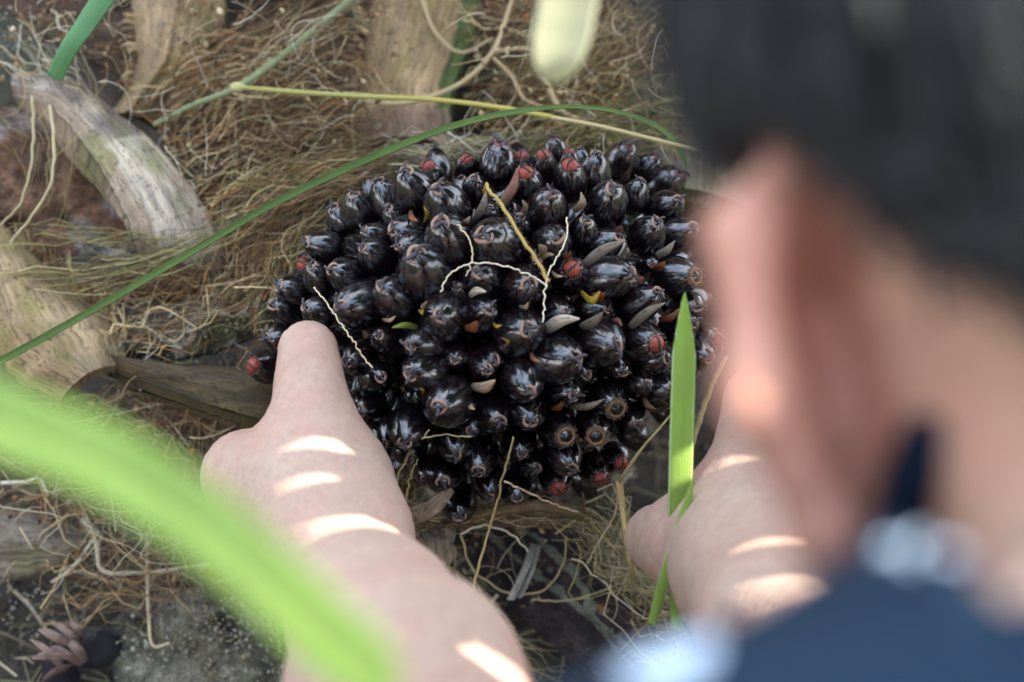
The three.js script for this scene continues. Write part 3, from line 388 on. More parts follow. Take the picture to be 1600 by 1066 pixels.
  const bracts = [[782, 322, 812, 258, 18, 'r', 6], [742, 345, 760, 298, 14, 'g', 4], [765, 310, 762, 284, 9, 'y', -6], [664, 348, 662, 322, 8, 'y', 5], [898, 330, 908, 300, 14, 't', 8], [820, 335, 816, 312, 9, 't', 3], [912, 416, 978, 376, 18, 'g', -5], [848, 400, 842, 382, 14, 't', 4], [1026, 400, 1055, 376, 14, 'g', 4], [960, 362, 972, 354, 9, 'o', 2], [733, 462, 760, 456, 12, 'w', -5], [738, 606, 774, 594, 18, 't', 6], [852, 516, 906, 498, 20, 'w', -6], [908, 512, 942, 488, 16, 'g', 4], [985, 512, 1040, 473, 16, 'g', -4], [1030, 500, 1062, 482, 12, 'o', 6], [908, 458, 938, 455, 14, 'y', 14], [925, 464, 945, 458, 16, 'o', 4], [890, 636, 945, 624, 12, 'g', 6], [862, 640, 880, 628, 10, 'o', 4], [728, 515, 746, 502, 16, 'o', 5], [654, 512, 612, 512, 10, 'n', 4], [788, 544, 784, 528, 6, 'y', 8], [664, 490, 668, 470, 8, 't', -5], [654, 486, 662, 484, 8, 'y', 4], [828, 548, 846, 566, 8, 'r', 5], [770, 360, 786, 352, 10, 't', 3], [846, 404, 866, 398, 8, 't', -3], [1022, 420, 1040, 408, 12, 'o', 3], [862, 425, 880, 432, 6, 't', 3], [640, 330, 652, 345, 10, 'o', 4], [720, 348, 735, 338, 10, 't', 4], [880, 402, 892, 392, 9, 'o', 5], [1005, 620, 1025, 640, 10, 'r', 5], [660, 618, 655, 606, 6, 'y', 4], [736, 628, 742, 640, 8, 't', 4], [812, 480, 826, 472, 8, 't', 5], [955, 500, 972, 510, 8, 'r', -5], [770, 505, 784, 508, 6, 'y', 4], [598, 500, 618, 494, 7, 't', 4]];
  const bm = std({ roughness: 0.6, map: streakT, bumpMap: streakB, bumpScale: 0.0004 });
  for (const [x0, y0, x1, y1, w, c, cu] of bracts) {
    const d0 = BC.d - 0.088 * ell(x0, y0) , d1 = BC.d - 0.105 * ell(x1, y1) - 0.004, mx = (x0 + x1) / 2, my = (y0 + y1) / 2, L = Math.hypot(x1 - x0, y1 - y0) || 1, nx = -(y1 - y0) / L, ny = (x1 - x0) / L;
    const pts = curve([P(x0, y0, d0), P(mx + nx * cu, my + ny * cu, (d0 + d1) / 2 - 0.002), P(x1, y1, d1)], 12), side = V(0, 0, 0).addScaledVector(RIGHT, nx).addScaledVector(UP, -ny).addScaledVector(FWD, 0.4).normalize(), wr = w / K * 0.84 * 0.5;
    new MB().tube(pts, (t) => wr * Math.pow(Math.sin(Math.PI * clamp(0.25 + 0.74 * t, 0, 0.985)), 0.8), 8, null, { flat: 0.14, fold: 0.35, side, colFn: (t, l) => mul(bt[c], 0.75 + 0.5 * (0.5 + fbm(l * 300, x0, y0, 3))) }).build('bract', bm, bunch);
  }
}
// ---------------------------------------------------------------- the person: one skin, hair and clothes as children
function surfaceNets(f, lo, hi, h) { // closed iso-surface of f = 0 inside a box, vertices and smooth normals
  const nx = Math.ceil((hi.x - lo.x) / h) + 1, ny = Math.ceil((hi.y - lo.y) / h) + 1, nz = Math.ceil((hi.z - lo.z) / h) + 1, val = new Float32Array(nx * ny * nz), at = (i, j, k) => i + nx * (j + ny * k);
  for (let k = 0; k < nz; k++) for (let j = 0; j < ny; j++) for (let i = 0; i < nx; i++) val[at(i, j, k)] = (i === 0 || j === 0 || k === 0 || i === nx - 1 || j === ny - 1 || k === nz - 1) ? Math.max(h * 0.2, f(lo.x + i * h, lo.y + j * h, lo.z + k * h)) : f(lo.x + i * h, lo.y + j * h, lo.z + k * h);
  const vid = new Int32Array(nx * ny * nz).fill(-1), pos = [], idx = [];
  for (let k = 0; k < nz - 1; k++) for (let j = 0; j < ny - 1; j++) for (let i = 0; i < nx - 1; i++) {
    let n = 0, sx = 0, sy = 0, sz = 0, mask = 0; for (let c = 0; c < 8; c++) if (val[at(i + (c & 1), j + (c >> 1 & 1), k + (c >> 2))] < 0) mask |= 1 << c;
    if (mask === 0 || mask === 255) continue;
    for (let c = 0; c < 8; c++) for (let b = 0; b < 3; b++) { if (c >> b & 1) continue; const e = c | 1 << b; if ((mask >> c & 1) === (mask >> e & 1)) continue;
      const va = val[at(i + (c & 1), j + (c >> 1 & 1), k + (c >> 2))], vb = val[at(i + (e & 1), j + (e >> 1 & 1), k + (e >> 2))], t = va / (va - vb);
      sx += (c & 1) + (b === 0 ? t : 0); sy += (c >> 1 & 1) + (b === 1 ? t : 0); sz += (c >> 2) + (b === 2 ? t : 0); n++; }
    vid[at(i, j, k)] = pos.length / 3; pos.push(lo.x + (i + sx / n) * h, lo.y + (j + sy / n) * h, lo.z + (k + sz / n) * h);
  }
  for (let k = 1; k < nz - 1; k++) for (let j = 1; j < ny - 1; j++) for (let i = 1; i < nx - 1; i++) {
    const a = val[at(i, j, k)] < 0; const quad = (p, q, r, s, flip) => { if (flip) idx.push(p, r, q, r, p, s); else idx.push(p, q, r, r, s, p); };
    if (a !== val[at(i + 1, j, k)] < 0) quad(vid[at(i, j - 1, k - 1)], vid[at(i, j, k - 1)], vid[at(i, j, k)], vid[at(i, j - 1, k)], !a);
    if (a !== val[at(i, j + 1, k)] < 0) quad(vid[at(i - 1, j, k - 1)], vid[at(i - 1, j, k)], vid[at(i, j, k)], vid[at(i, j, k - 1)], !a);
    if (a !== val[at(i, j, k + 1)] < 0) quad(vid[at(i - 1, j - 1, k)], vid[at(i, j - 1, k)], vid[at(i, j, k)], vid[at(i - 1, j, k)], !a);
  }
  const e = h * 0.5, nor = new Float32Array(pos.length);
  for (let q = 0; q < pos.length; q += 3) { const x = pos[q], y = pos[q + 1], z = pos[q + 2], gx = f(x + e, y, z) - f(x - e, y, z), gy = f(x, y + e, z) - f(x, y - e, z), gz = f(x, y, z + e) - f(x, y, z - e), l = Math.hypot(gx, gy, gz) || 1; nor[q] = gx / l; nor[q + 1] = gy / l; nor[q + 2] = gz / l; }
  const g = new THREE.BufferGeometry(); g.setAttribute('position', new THREE.Float32BufferAttribute(pos, 3)); g.setAttribute('normal', new THREE.BufferAttribute(nor, 3)); g.setIndex(new THREE.Uint32BufferAttribute(idx, 1)); return g;
}
const smin = (a, b, k) => { const h = Math.max(k - Math.abs(a - b), 0) / k; return Math.min(a, b) - h * h * k * 0.25; };
function bone(a, b, ra, rb) { const dx = b.x - a.x, dy = b.y - a.y, dz = b.z - a.z, L2 = dx * dx + dy * dy + dz * dz; return (x, y, z) => { const px = x - a.x, py = y - a.y, pz = z - a.z, t = clamp((px * dx + py * dy + pz * dz) / L2, 0, 1); return Math.hypot(px - dx * t, py - dy * t, pz - dz * t) - (ra + (rb - ra) * t); }; }
function chain(js, k) { const bs = []; for (let i = 0; i < js.length - 1; i++) bs.push(bone(js[i][0], js[i + 1][0], js[i][1], js[i + 1][1])); return (x, y, z) => { let d = bs[0](x, y, z); for (let i = 1; i < bs.length; i++) d = smin(d, bs[i](x, y, z), k); return d; }; }
const union = (fs, k) => (x, y, z) => { let d = fs[0](x, y, z); for (let i = 1; i < fs.length; i++) d = smin(d, fs[i](x, y, z), k); return d; };
function box(pts, m) { const b = new THREE.Box3(); for (const p of pts) b.expandByPoint(p); return b.expandByScalar(m); }
const J = (px, py, d, r) => [P(px, py, d), r], JL = (x, y, z, r) => [LC(x, y, z), r];

const person = thing('person', V(0.14, 0, 0.86), 'person with short black hair and dotted blue shirt gripping the fruit bunch with both hands', 'person');
{
  // ---- left arm
  const shoulderL = [LC(-0.055, -0.138, -0.26), 0.046], elbowL = [LC(0.004, -0.178, -0.53), 0.043];
  const armL = chain([shoulderL, elbowL, J(632, 1075, 0.635, 0.0352), J(585, 975, 0.70, 0.0282), J(541, 880, 0.755, 0.0222), J(525, 835, 0.775, 0.0225)], 0.02);
  const handL = union([
    chain([J(525, 835, 0.775, 0.0235), J(488, 735, 0.80, 0.0245), J(484, 668, 0.805, 0.0148), J(484, 605, 0.815, 0.0128), J(481, 548, 0.822, 0.0131)], 0.010),   // thumb side, up to the thumb tip
    chain([J(520, 830, 0.785, 0.024), J(440, 765, 0.815, 0.022), J(386, 744, 0.832, 0.0195)], 0.02),                                                            // back of the hand to the index knuckle
    chain([J(560, 830, 0.79, 0.016), J(545, 745, 0.81, 0.0125), J(515, 665, 0.815, 0.0085)], 0.02),                                                              // ball of the thumb
    chain([J(530, 840, 0.80, 0.022), J(460, 800, 0.86, 0.020), J(470, 810, 0.885, 0.018)], 0.02)], 0.014);
  const fingersL = [
    [J(386, 748, 0.835, 0.0165), J(402, 775, 0.872, 0.0105), J(450, 800, 0.905, 0.0095), J(505, 800, 0.925, 0.0085)], [J(425, 790, 0.85, 0.015), J(435, 815, 0.89, 0.0105), J(490, 830, 0.925, 0.0095), J(555, 815, 0.94, 0.0085)],
    [J(455, 815, 0.865, 0.014), J(465, 835, 0.90, 0.010), J(520, 845, 0.93, 0.009), J(580, 830, 0.945, 0.008)], [J(485, 825, 0.87, 0.013), J(500, 845, 0.90, 0.009), J(545, 855, 0.925, 0.008), J(592, 848, 0.94, 0.007)]].map((c) => chain(c, 0.006));
  const fL0 = union([armL, handL], 0.02), fL = (x, y, z) => { let d = fL0(x, y, z); let m = 1; for (const q of fingersL) m = Math.min(m, q(x, y, z)); return smin(d, m, 0.008) + 0.00035 * N3(x * 130, y * 130, z * 130); };
  // ---- right arm
  const shoulderR = [LC(0.32, -0.125, -0.26), 0.046], elbowR = [LC(0.215, -0.19, -0.52), 0.043];
  const armR = chain([shoulderR, elbowR, [LC(0.152, -0.152, -0.625), 0.037], J(1225, 975, 0.715, 0.0285), J(1190, 905, 0.755, 0.0275)], 0.02);
  const handR = union([
    chain([J(1190, 905, 0.755, 0.027), J(1185, 800, 0.79, 0.026), J(1200, 710, 0.81, 0.020), J(1196, 655, 0.82, 0.0148), J(1184, 618, 0.825, 0.013)], 0.014),   // thumb side
    chain([J(1200, 880, 0.77, 0.026), J(1270, 800, 0.81, 0.024), J(1330, 740, 0.835, 0.020)], 0.02),
    chain([J(1160, 890, 0.775, 0.024), J(1080, 850, 0.805, 0.0185), J(1030, 842, 0.825, 0.0150)], 0.014),                                                         // heel of the hand under the bunch
    chain([J(1200, 880, 0.79, 0.024), J(1230, 830, 0.85, 0.022), J(1210, 800, 0.885, 0.018)], 0.02)], 0.02);
  const fingersR = [
    [J(1320, 745, 0.84, 0.0165), J(1290, 740, 0.88, 0.0105), J(1215, 720, 0.92, 0.0095), J(1150, 700, 0.94, 0.0085)], [J(1285, 785, 0.85, 0.015), J(1260, 780, 0.89, 0.0105), J(1190, 760, 0.93, 0.0095), J(1120, 745, 0.95, 0.0085)],
    [J(1250, 810, 0.86, 0.014), J(1230, 810, 0.90, 0.010), J(1170, 800, 0.935, 0.009), J(1110, 790, 0.95, 0.008)], [J(1215, 830, 0.86, 0.013), J(1200, 835, 0.90, 0.009), J(1150, 830, 0.93, 0.008), J(1105, 822, 0.945, 0.007)]].map((c) => chain(c, 0.006));
  const fR0 = union([armR, handR], 0.02), fR = (x, y, z) => { let d = fR0(x, y, z); let m = 1; for (const q of fingersR) m = Math.min(m, q(x, y, z)); return smin(d, m, 0.008) + 0.0004 * N3(x * 130, y * 130, z * 130); };
  // ---- head: axes tilted a little to the left, looking away and down at the bunch
  const roll = 0.30, hx = V(0, 0, 0).addScaledVector(RIGHT, Math.cos(roll)).addScaledVector(UP, Math.sin(roll)), hy = V(0, 0, 0).addScaledVector(RIGHT, -Math.sin(roll)).addScaledVector(UP, Math.cos(roll)), hz = FWD.clone().negate();
  const Hc = LC(0.118, 0.050, -0.372), hp = (a, b, c) => Hc.clone().addScaledVector(hx, a).addScaledVector(hy, b).addScaledVector(hz, c);
  const inHead = (x, y, z) => { const dx = x - Hc.x, dy = y - Hc.y, dz = z - Hc.z; return [dx * hx.x + dy * hx.y + dz * hx.z, dx * hy.x + dy * hy.y + dz * hy.z, dx * hz.x + dy * hz.y + dz * hz.z]; };
  const ellip = (c, r) => (x, y, z) => { const [a, b, d] = inHead(x, y, z), u = (a - c[0]) / r[0], v = (b - c[1]) / r[1], w = (d - c[2]) / r[2], k0 = Math.hypot(u, v, w), k1 = Math.hypot(u / r[0], v / r[1], w / r[2]); return k1 < 1e-9 ? -Math.min(...r) : k0 * (k0 - 1) / k1; };
  const skull = ellip([0, 0.012, 0.0], [0.070, 0.092, 0.088]), jaw = ellip([0, -0.052, -0.038], [0.055, 0.062, 0.058]), chin = bone(hp(0, -0.085, -0.078), hp(0, -0.05, -0.07), 0.02, 0.03);
  const nose = bone(hp(0, 0.005, -0.088), hp(0, -0.03, -0.106), 0.008, 0.012), brow = bone(hp(-0.03, 0.022, -0.076), hp(0.03, 0.022, -0.076), 0.010, 0.010), lips = bone(hp(-0.018, -0.058, -0.092), hp(0.018, -0.058, -0.092), 0.008, 0.008);
  const eyeS = [-1, 1].map((s) => bone(hp(0.03 * s, 0.004, -0.075), hp(0.031 * s, 0.004, -0.076), 0.012, 0.012));
  const neck = chain([[hp(0, -0.04, 0.015), 0.052], [LC(0.136, -0.045, -0.335), 0.053], [LC(0.128, -0.10, -0.28), 0.058], [LC(0.13, -0.16, -0.26), 0.07]], 0.02);
  const earAt = (s) => { // shell that stands off the head, rim rolled, lobe below
    const e = (a, b, c) => hp(s * (0.081 + (a - 0.081) * 1.28 - 0.0100), b * 1.36 - 0.037, c * 1.2 + 0.010), rim = [e(0.078, 0.030, 0.012), e(0.092, 0.022, 0.030), e(0.097, 0.002, 0.034), e(0.093, -0.018, 0.026), e(0.082, -0.030, 0.010), e(0.074, -0.037, 0.0)];
    const rims = chain(rim.map((p, k) => [p, [0.0052, 0.0050, 0.0046, 0.0046, 0.0058, 0.0068][k]]), 0.008);
    const root = [0.002, -0.012, -0.030, -0.048, -0.063, -0.074].map((b) => hp(s * 0.0680, b, 0.004)), sheet = Array.from({ length: 15 }, (_, q) => { const t = q / 14 * 4.999, k = Math.floor(t), f = t - k; return bone(root[k].clone().lerp(root[k + 1], f), rim[k].clone().lerp(rim[k + 1], f), 0.0040, 0.0030); }), bowl = ellip([s * 0.0745, -0.040, 0.018], [0.007, 0.017, 0.011]);
    return union([rims, ...sheet, bowl], 0.006);
  };
  const ears = [earAt(-1), earAt(1)];
  const mast = [-1, 1].map((s) => bone(hp(s * 0.052, -0.035, 0.022), hp(s * 0.050, -0.070, 0.034), 0.013, 0.014)), head0 = union([skull, jaw, chin, brow, neck, ...mast], 0.03);
  const fH = (x, y, z) => { let d = smin(head0(x, y, z), nose(x, y, z), 0.012); d = smin(d, lips(x, y, z), 0.01); d = smin(d, eyeS[0](x, y, z), 0.006); d = smin(d, eyeS[1](x, y, z), 0.006); d = smin(d, ears[0](x, y, z), 0.003); return smin(d, ears[1](x, y, z), 0.003); };
  // ---- torso and legs (kneeling, out of the frame)
  const hipL = V(0.05, 0.20, 0.93), hipR = V(0.23, 0.20, 0.93), chest = V(0.135, 0.36, 0.66), belly = V(0.14, 0.24, 0.86);
  const torso = union([bone(V(0.06, 0.35, 0.65), V(0.21, 0.35, 0.65), 0.105, 0.105), bone(chest, belly, 0.12, 0.115), bone(hipL, hipR, 0.09, 0.09), bone(shoulderL[0], LC(0.09, -0.088, -0.275), 0.052, 0.055), bone(shoulderR[0], LC(0.17, -0.088, -0.275), 0.052, 0.055), neck], 0.05);
  const legs = [-1, 1].map((s) => chain([[V(0.14 + s * 0.09, 0.20, 0.93), 0.085], [V(0.14 + s * 0.13, 0.09, 0.60), 0.062], [V(0.14 + s * 0.12, 0.062, 0.72), 0.056], [V(0.14 + s * 0.11, 0.05, 0.98), 0.042], [V(0.14 + s * 0.10, 0.035, 1.12), 0.032]], 0.03));
  const skinB = tex(512, 512, (u, v) => { const w = vf(u, v, 46, 60, 3), c = Math.abs(vf(u + 0.3, v + 0.1, 30, 44, 2) - 0.5); return [0.6 * w + 0.4 * sstep(0, 0.05, c)]; }, 16, 16, false);
  const skinT = tex(512, 512, (u, v) => { const m = vf(u, v, 6, 6, 4), f = vf(u, v, 40, 40, 3), k = 0.93 + 0.10 * (f - 0.5); return [k * (0.97 + 0.03 * m), k * (0.92 + 0.08 * m), k * (0.91 + 0.09 * m)]; }, 12, 12);
  const skinM = new THREE.MeshPhysicalMaterial({ vertexColors: true, map: skinT, roughness: 0.58, bumpMap: skinB, bumpScale: 0.0004, sheen: 0.15, sheenRoughness: 0.5, sheenColor: new THREE.Color(1, 0.75, 0.65) });
  function dress(g, colFn, axis) { // colours and uv in metres, wrapped round the given axis line
    const p = g.attributes.position, c = new Float32Array(p.count * 3), uv = new Float32Array(p.count * 2), q = V();
    for (let i = 0; i < p.count; i++) { q.fromBufferAttribute(p, i); c.set(colFn(q), i * 3); uv.set(axis(q), i * 2); }
    g.setAttribute('color', new THREE.BufferAttribute(c, 3)); g.setAttribute('uv', new THREE.BufferAttribute(uv, 2)); return g;
  }
  const around = (a, b) => { const ax = b.clone().sub(a).normalize(), e1 = V(0, 1, 0).cross(ax).normalize(), e2 = ax.clone().cross(e1), d = V(); return (q) => { d.subVectors(q, a); return [Math.abs(Math.atan2(d.dot(e1), d.dot(e2))) * 0.035, d.dot(ax)]; }; };
  const skinC = (tone) => (q) => mul(mixc(tone, [tone[0] * 1.02, tone[1] * 0.90, tone[2] * 0.90], sstep(0.0, 0.35, fbm(q.x * 26, q.y * 26, q.z * 26, 3))), 1);
  const T = [0.505, 0.358, 0.275];
  const bxL = box([shoulderL[0], elbowL[0], P(300, 500, 0.80), P(300, 860, 0.80), P(300, 860, 0.96), P(640, 500, 0.80), P(640, 880, 0.96)], 0.05), bxR = box([shoulderR[0], elbowR[0], P(980, 540, 0.80), P(1400, 540, 0.82), P(1400, 880, 0.80), P(1000, 800, 0.97), P(1000, 900, 0.80)], 0.05);
  const gL = surfaceNets(fL, bxL.min, bxL.max, 0.0035);
  const gR = surfaceNets(fR, bxR.min, bxR.max, 0.0035);
  const hb = new THREE.Box3(Hc.clone().addScalar(-0.15), Hc.clone().addScalar(0.15)).union(box([LC(0.13, -0.16, -0.26)], 0.08)), gH = surfaceNets(fH, hb.min, hb.max, 0.0034);
  const gT = surfaceNets(((u) => (x, y, z) => u(x, y, z) + 0.006)(union([torso, ...legs], 0.04)), V(-0.25, -0.02, 0.42), V(0.5, 0.62, 1.2), 0.013);
  dress(gL, skinC(T), around(elbowL[0], P(500, 760, 0.80))); dress(gR, skinC(T), around(elbowR[0], P(1200, 800, 0.79)));
  const earRed = (q) => { const [a, b, c] = inHead(q.x, q.y, q.z); return sstep(0.062, 0.072, Math.abs(a)) * sstep(0.06, 0.045, Math.abs(b + 0.03)); };
  dress(gH, (q) => mixc(skinC([0.58, 0.35, 0.225])(q), [0.66, 0.31, 0.215], earRed(q) * 0.85), around(hp(0, -0.1, 0), hp(0, 0.1, 0))); dress(gT, skinC(T), around(belly, chest));
  const body = shade(new THREE.Mesh(mergeGeometries([gL, gR, gH, gT]).translate(-person.position.x, -person.position.y, -person.position.z), skinM)); body.name = 'body'; person.add(body);
  // ---- hair: a cap that follows the skull above the hairline, covered in short strands
  const hairline = (a, b, c) => { const f = sstep(0.092, 0.026, c); let cut = lerp(-0.046, 0.012, f) + 0.004 * N3(a * 90, c * 90, 2); if (c < -0.05) cut = Math.max(cut, 0.045); return b - cut; };
  const fHair = (x, y, z) => { const [a, b, c] = inHead(x, y, z), s = Math.min(skull(x, y, z), head0(x, y, z)) - 0.011 - 0.003 * N3(x * 90, y * 90, z * 90); return Math.max(s, -hairline(a, b, c) * 0.8); };
  const gHair = surfaceNets(fHair, Hc.clone().addScalar(-0.14), Hc.clone().addScalar(0.14), 0.0042);
  const hairM = new THREE.MeshPhysicalMaterial({ vertexColors: true, roughness: 0.24, ior: 1.5 });
  rnd = rngOf(31); const st = new MB(), hpos = gHair.attributes.position, hn = gHair.attributes.normal;
  for (let k = 0; k < 12000; k++) {
    const i = Math.floor(rnd() * hpos.count), p = V().fromBufferAttribute(hpos, i), n = V().fromBufferAttribute(hn, i), [a, b, c] = inHead(p.x, p.y, p.z), dn = hy.clone().multiplyScalar(-1).addScaledVector(hx, a * 2 + G() * 0.16); dn.addScaledVector(n, -dn.dot(n)).normalize();
    const L = R(0.012, 0.026) * (hairline(a, b, c) < 0.025 ? 0.45 : 1), lift = R(0.15, 0.5);
    st.tube([p.clone().addScaledVector(n, -0.003), p.clone().addScaledVector(dn, L * 0.5).addScaledVector(n, L * lift * 0.4), p.clone().addScaledVector(dn, L).addScaledVector(n, L * lift * 0.25)], (t) => 0.00040 * (1 - 0.5 * t), 6, mul([0.007, 0.006, 0.006], R(0.6, 1.6)));
  }
  dress(gHair, () => [0.006, 0.005, 0.005], (q) => [q.x, q.y]);
  const gS = st.geo(); const hair = shade(new THREE.Mesh(mergeGeometries([gHair, gS]).translate(-person.position.x, -person.position.y, -person.position.z), hairM)); hair.name = 'hair'; person.add(hair);
  // ---- shirt with printed dots, open round the neck, sleeves to the middle of the upper arm; trousers
  const midL = shoulderL[0].clone().lerp(elbowL[0], 0.42), midR = shoulderR[0].clone().lerp(elbowR[0], 0.42);
  const sleeves = [bone(shoulderL[0], midL, 0.062, 0.060), bone(shoulderR[0], midR, 0.062, 0.060)], collarC = LC(0.130, -0.094, -0.292), collarN = UP.clone().addScaledVector(RIGHT, 0.25).addScaledVector(hz, 0.12).normalize();
  const collar = (x, y, z) => { const dx = x - collarC.x, dy = y - collarC.y, dz = z - collarC.z, h = dx * collarN.x + dy * collarN.y + dz * collarN.z, r = Math.sqrt(Math.max(0, dx * dx + dy * dy + dz * dz - h * h)); return Math.hypot(Math.max(Math.abs(h - 0.006) - 0.014, 0), r - 0.066 - 0.2 * h) - 0.006; };
  const fShirt = (x, y, z) => { let d = torso(x, y, z) - 0.010; d = smin(d, sleeves[0](x, y, z), 0.03); d = smin(d, sleeves[1](x, y, z), 0.03);
    const dx = x - collarC.x, dy = y - collarC.y, dz = z - collarC.z, h = dx * collarN.x + dy * collarN.y + dz * collarN.z; d = Math.max(d, Math.min(h - 0.012, 0.083 - Math.sqrt(Math.max(0, dx * dx + dy * dy + dz * dz - h * h))));
    d = smin(d, collar(x, y, z), 0.012); d += 0.006 * fbm(x * 11, y * 11, z * 11, 2); return Math.max(d, 0.19 - y - 0.1 * (z - 0.9)); };
  const gC = surfaceNets(fShirt, V(-0.22, 0.08, 0.36), V(0.5, 0.62, 1.12), 0.008);
  const cv = document.createElement('canvas'); cv.width = cv.height = 1024; const cx = cv.getContext('2d'); cx.fillStyle = '#07192a'; cx.fillRect(0, 0, 1024, 1024);
  const dr = rngOf(8); for (let k = 0; k < 15000; k++) { cx.fillStyle = dr() < 0.5 ? 'rgba(6,18,32,0.25)' : 'rgba(36,66,96,0.22)'; cx.fillRect(dr() * 1024, dr() * 1024, 1 + dr() * 2, 1 + dr() * 9); }
  const dot = (x, y, r, c) => { cx.fillStyle = c; for (const ox of [-1024, 0, 1024]) for (const oy of [-1024, 0, 1024]) { cx.beginPath(); cx.arc(x + ox, y + oy, r, 0, 7); cx.fill(); } };
  const shirtUV = (q) => [q.x * 0.98 + 0.06 * Math.sin(q.z * 9), q.z * 0.8 - q.y * 0.55 + 0.05 * Math.sin(q.x * 8)], TILE = 0.16;
  { const spots = [shirtUV(P(1448, 862, 0.285)), shirtUV(P(1035, 1035, 0.275))].map(([a, b]) => [((a / TILE % 1) + 1) % 1 * 1024, (1 - ((b / TILE % 1) + 1) % 1) * 1024]), far = (x, y, m) => spots.every(([a, b]) => Math.hypot((Math.abs(a - x) + 512) % 1024 - 512, (Math.abs(b - y) + 512) % 1024 - 512) > m);
    let guard = 0; while (spots.length < 10 && guard++ < 4000) { const x = dr() * 1024, y = dr() * 1024; if (far(x, y, 270)) spots.push([x, y]); }
    for (const [x, y] of spots) dot(x, y, 42, '#8ea2b8'); guard = 0; let n = 0; while (n < 8 && guard++ < 4000) { const x = dr() * 1024, y = dr() * 1024; if (far(x, y, 130)) { dot(x, y, 26, '#122c48'); n++; } } }
  const dotT = new THREE.CanvasTexture(cv); dotT.colorSpace = THREE.SRGBColorSpace; dotT.wrapS = dotT.wrapT = THREE.RepeatWrapping; dotT.repeat.set(1 / TILE, 1 / TILE);
  const weaveB = tex(64, 64, (u, v) => [vf(u, v, 16, 16, 2)], 60, 60, false);
  dress(gC, () => [1, 1, 1], shirtUV);
  gC.translate(-person.position.x, -person.position.y, -person.position.z);
  const shirt = shade(new THREE.Mesh(gC, new THREE.MeshPhysicalMaterial({ vertexColors: true, map: dotT, bumpMap: weaveB, bumpScale: 0.0004, roughness: 0.95, specularIntensity: 0.25 }))); shirt.name = 'shirt'; person.add(shirt);
  const fTr = (x, y, z) => Math.max(union([bone(hipL, hipR, 0.10, 0.10), ...legs], 0.05)(x, y, z) - 0.010 + 0.005 * fbm(x * 18, y * 18, z * 18, 2), z - 1.04);
  const gP = surfaceNets(fTr, V(-0.2, -0.02, 0.48), V(0.48, 0.36, 1.12), 0.012); dress(gP, () => [0.035, 0.04, 0.05], (q) => [q.x, q.z]); gP.translate(-person.position.x, -person.position.y, -person.position.z);
  const tr = shade(new THREE.Mesh(gP, std({ bumpMap: weaveB, bumpScale: 0.0004, roughness: 0.95 }))); tr.name = 'trousers'; person.add(tr);
}
// ---------------------------------------------------------------- living grass, creepers and dry bits
rnd = rngOf(5150);
const veinT = tex(256, 64, (u, v) => { const k = 0.80 + 0.16 * (0.5 + 0.5 * Math.cos(u * 6.283 * 14)) + 0.10 * (vf(u, v, 40, 3, 3) - 0.5); return [k, k, k * 0.95]; }, 1, 1), veinB = tex(256, 64, (u, v) => [0.5 + 0.5 * Math.cos(u * 6.283 * 14)], 1, 1, false);
const leafMat = (tr, rough = 0.5) => new THREE.MeshPhysicalMaterial({ vertexColors: true, roughness: rough, transmission: tr, thickness: 0, map: veinT, bumpMap: veinB, bumpScale: 0.0002 });
const leafM = leafMat(0.5, 0.9), grassM = new THREE.MeshPhysicalMaterial({ vertexColors: true, roughness: 0.5, map: veinT, bumpMap: veinB, bumpScale: 0.0002 });
for (const t of [veinT, veinB]) t.repeat.set(70, 12);
const px = (w, d) => w / K * d * 0.5;
// blade: [x, y, depth] line, half width by t in px at depth, colour; real V-folded blade with thickness
function blade(pts, w, col, { n = 50, taper = null, flat = 0.05, fold = 0.30, side = null, mat = grassM, sides = 10, name = 'blade', tip = null } = {}) {
  const c = curve(pts.map((a) => P(...a)), n), d = pts.reduce((s, a) => s + a[2], 0) / pts.length, r = px(w, d), ph = rnd() * 50;
  return new MB().tube(c, (t) => r * (taper ? taper(t) : 1), sides, null, { flat, fold, side: side || undefined, colFn: (t, l) => { let k = mul(col, 0.92 + 0.3 * fbm(l * 40, ph, 1, 3)); if (tip && t > 0.97) k = tip; return k; } });
}
function single(name, at, label, category, mb, part, mat, group) { const g = thing(name, at, label, category, group); mb.build(part, mat, g); return g; }
const camRight = RIGHT.clone(), lime = [0.42, 0.66, 0.085], mid = [0.36, 0.64, 0.23], cool = [0.14, 0.36, 0.15];
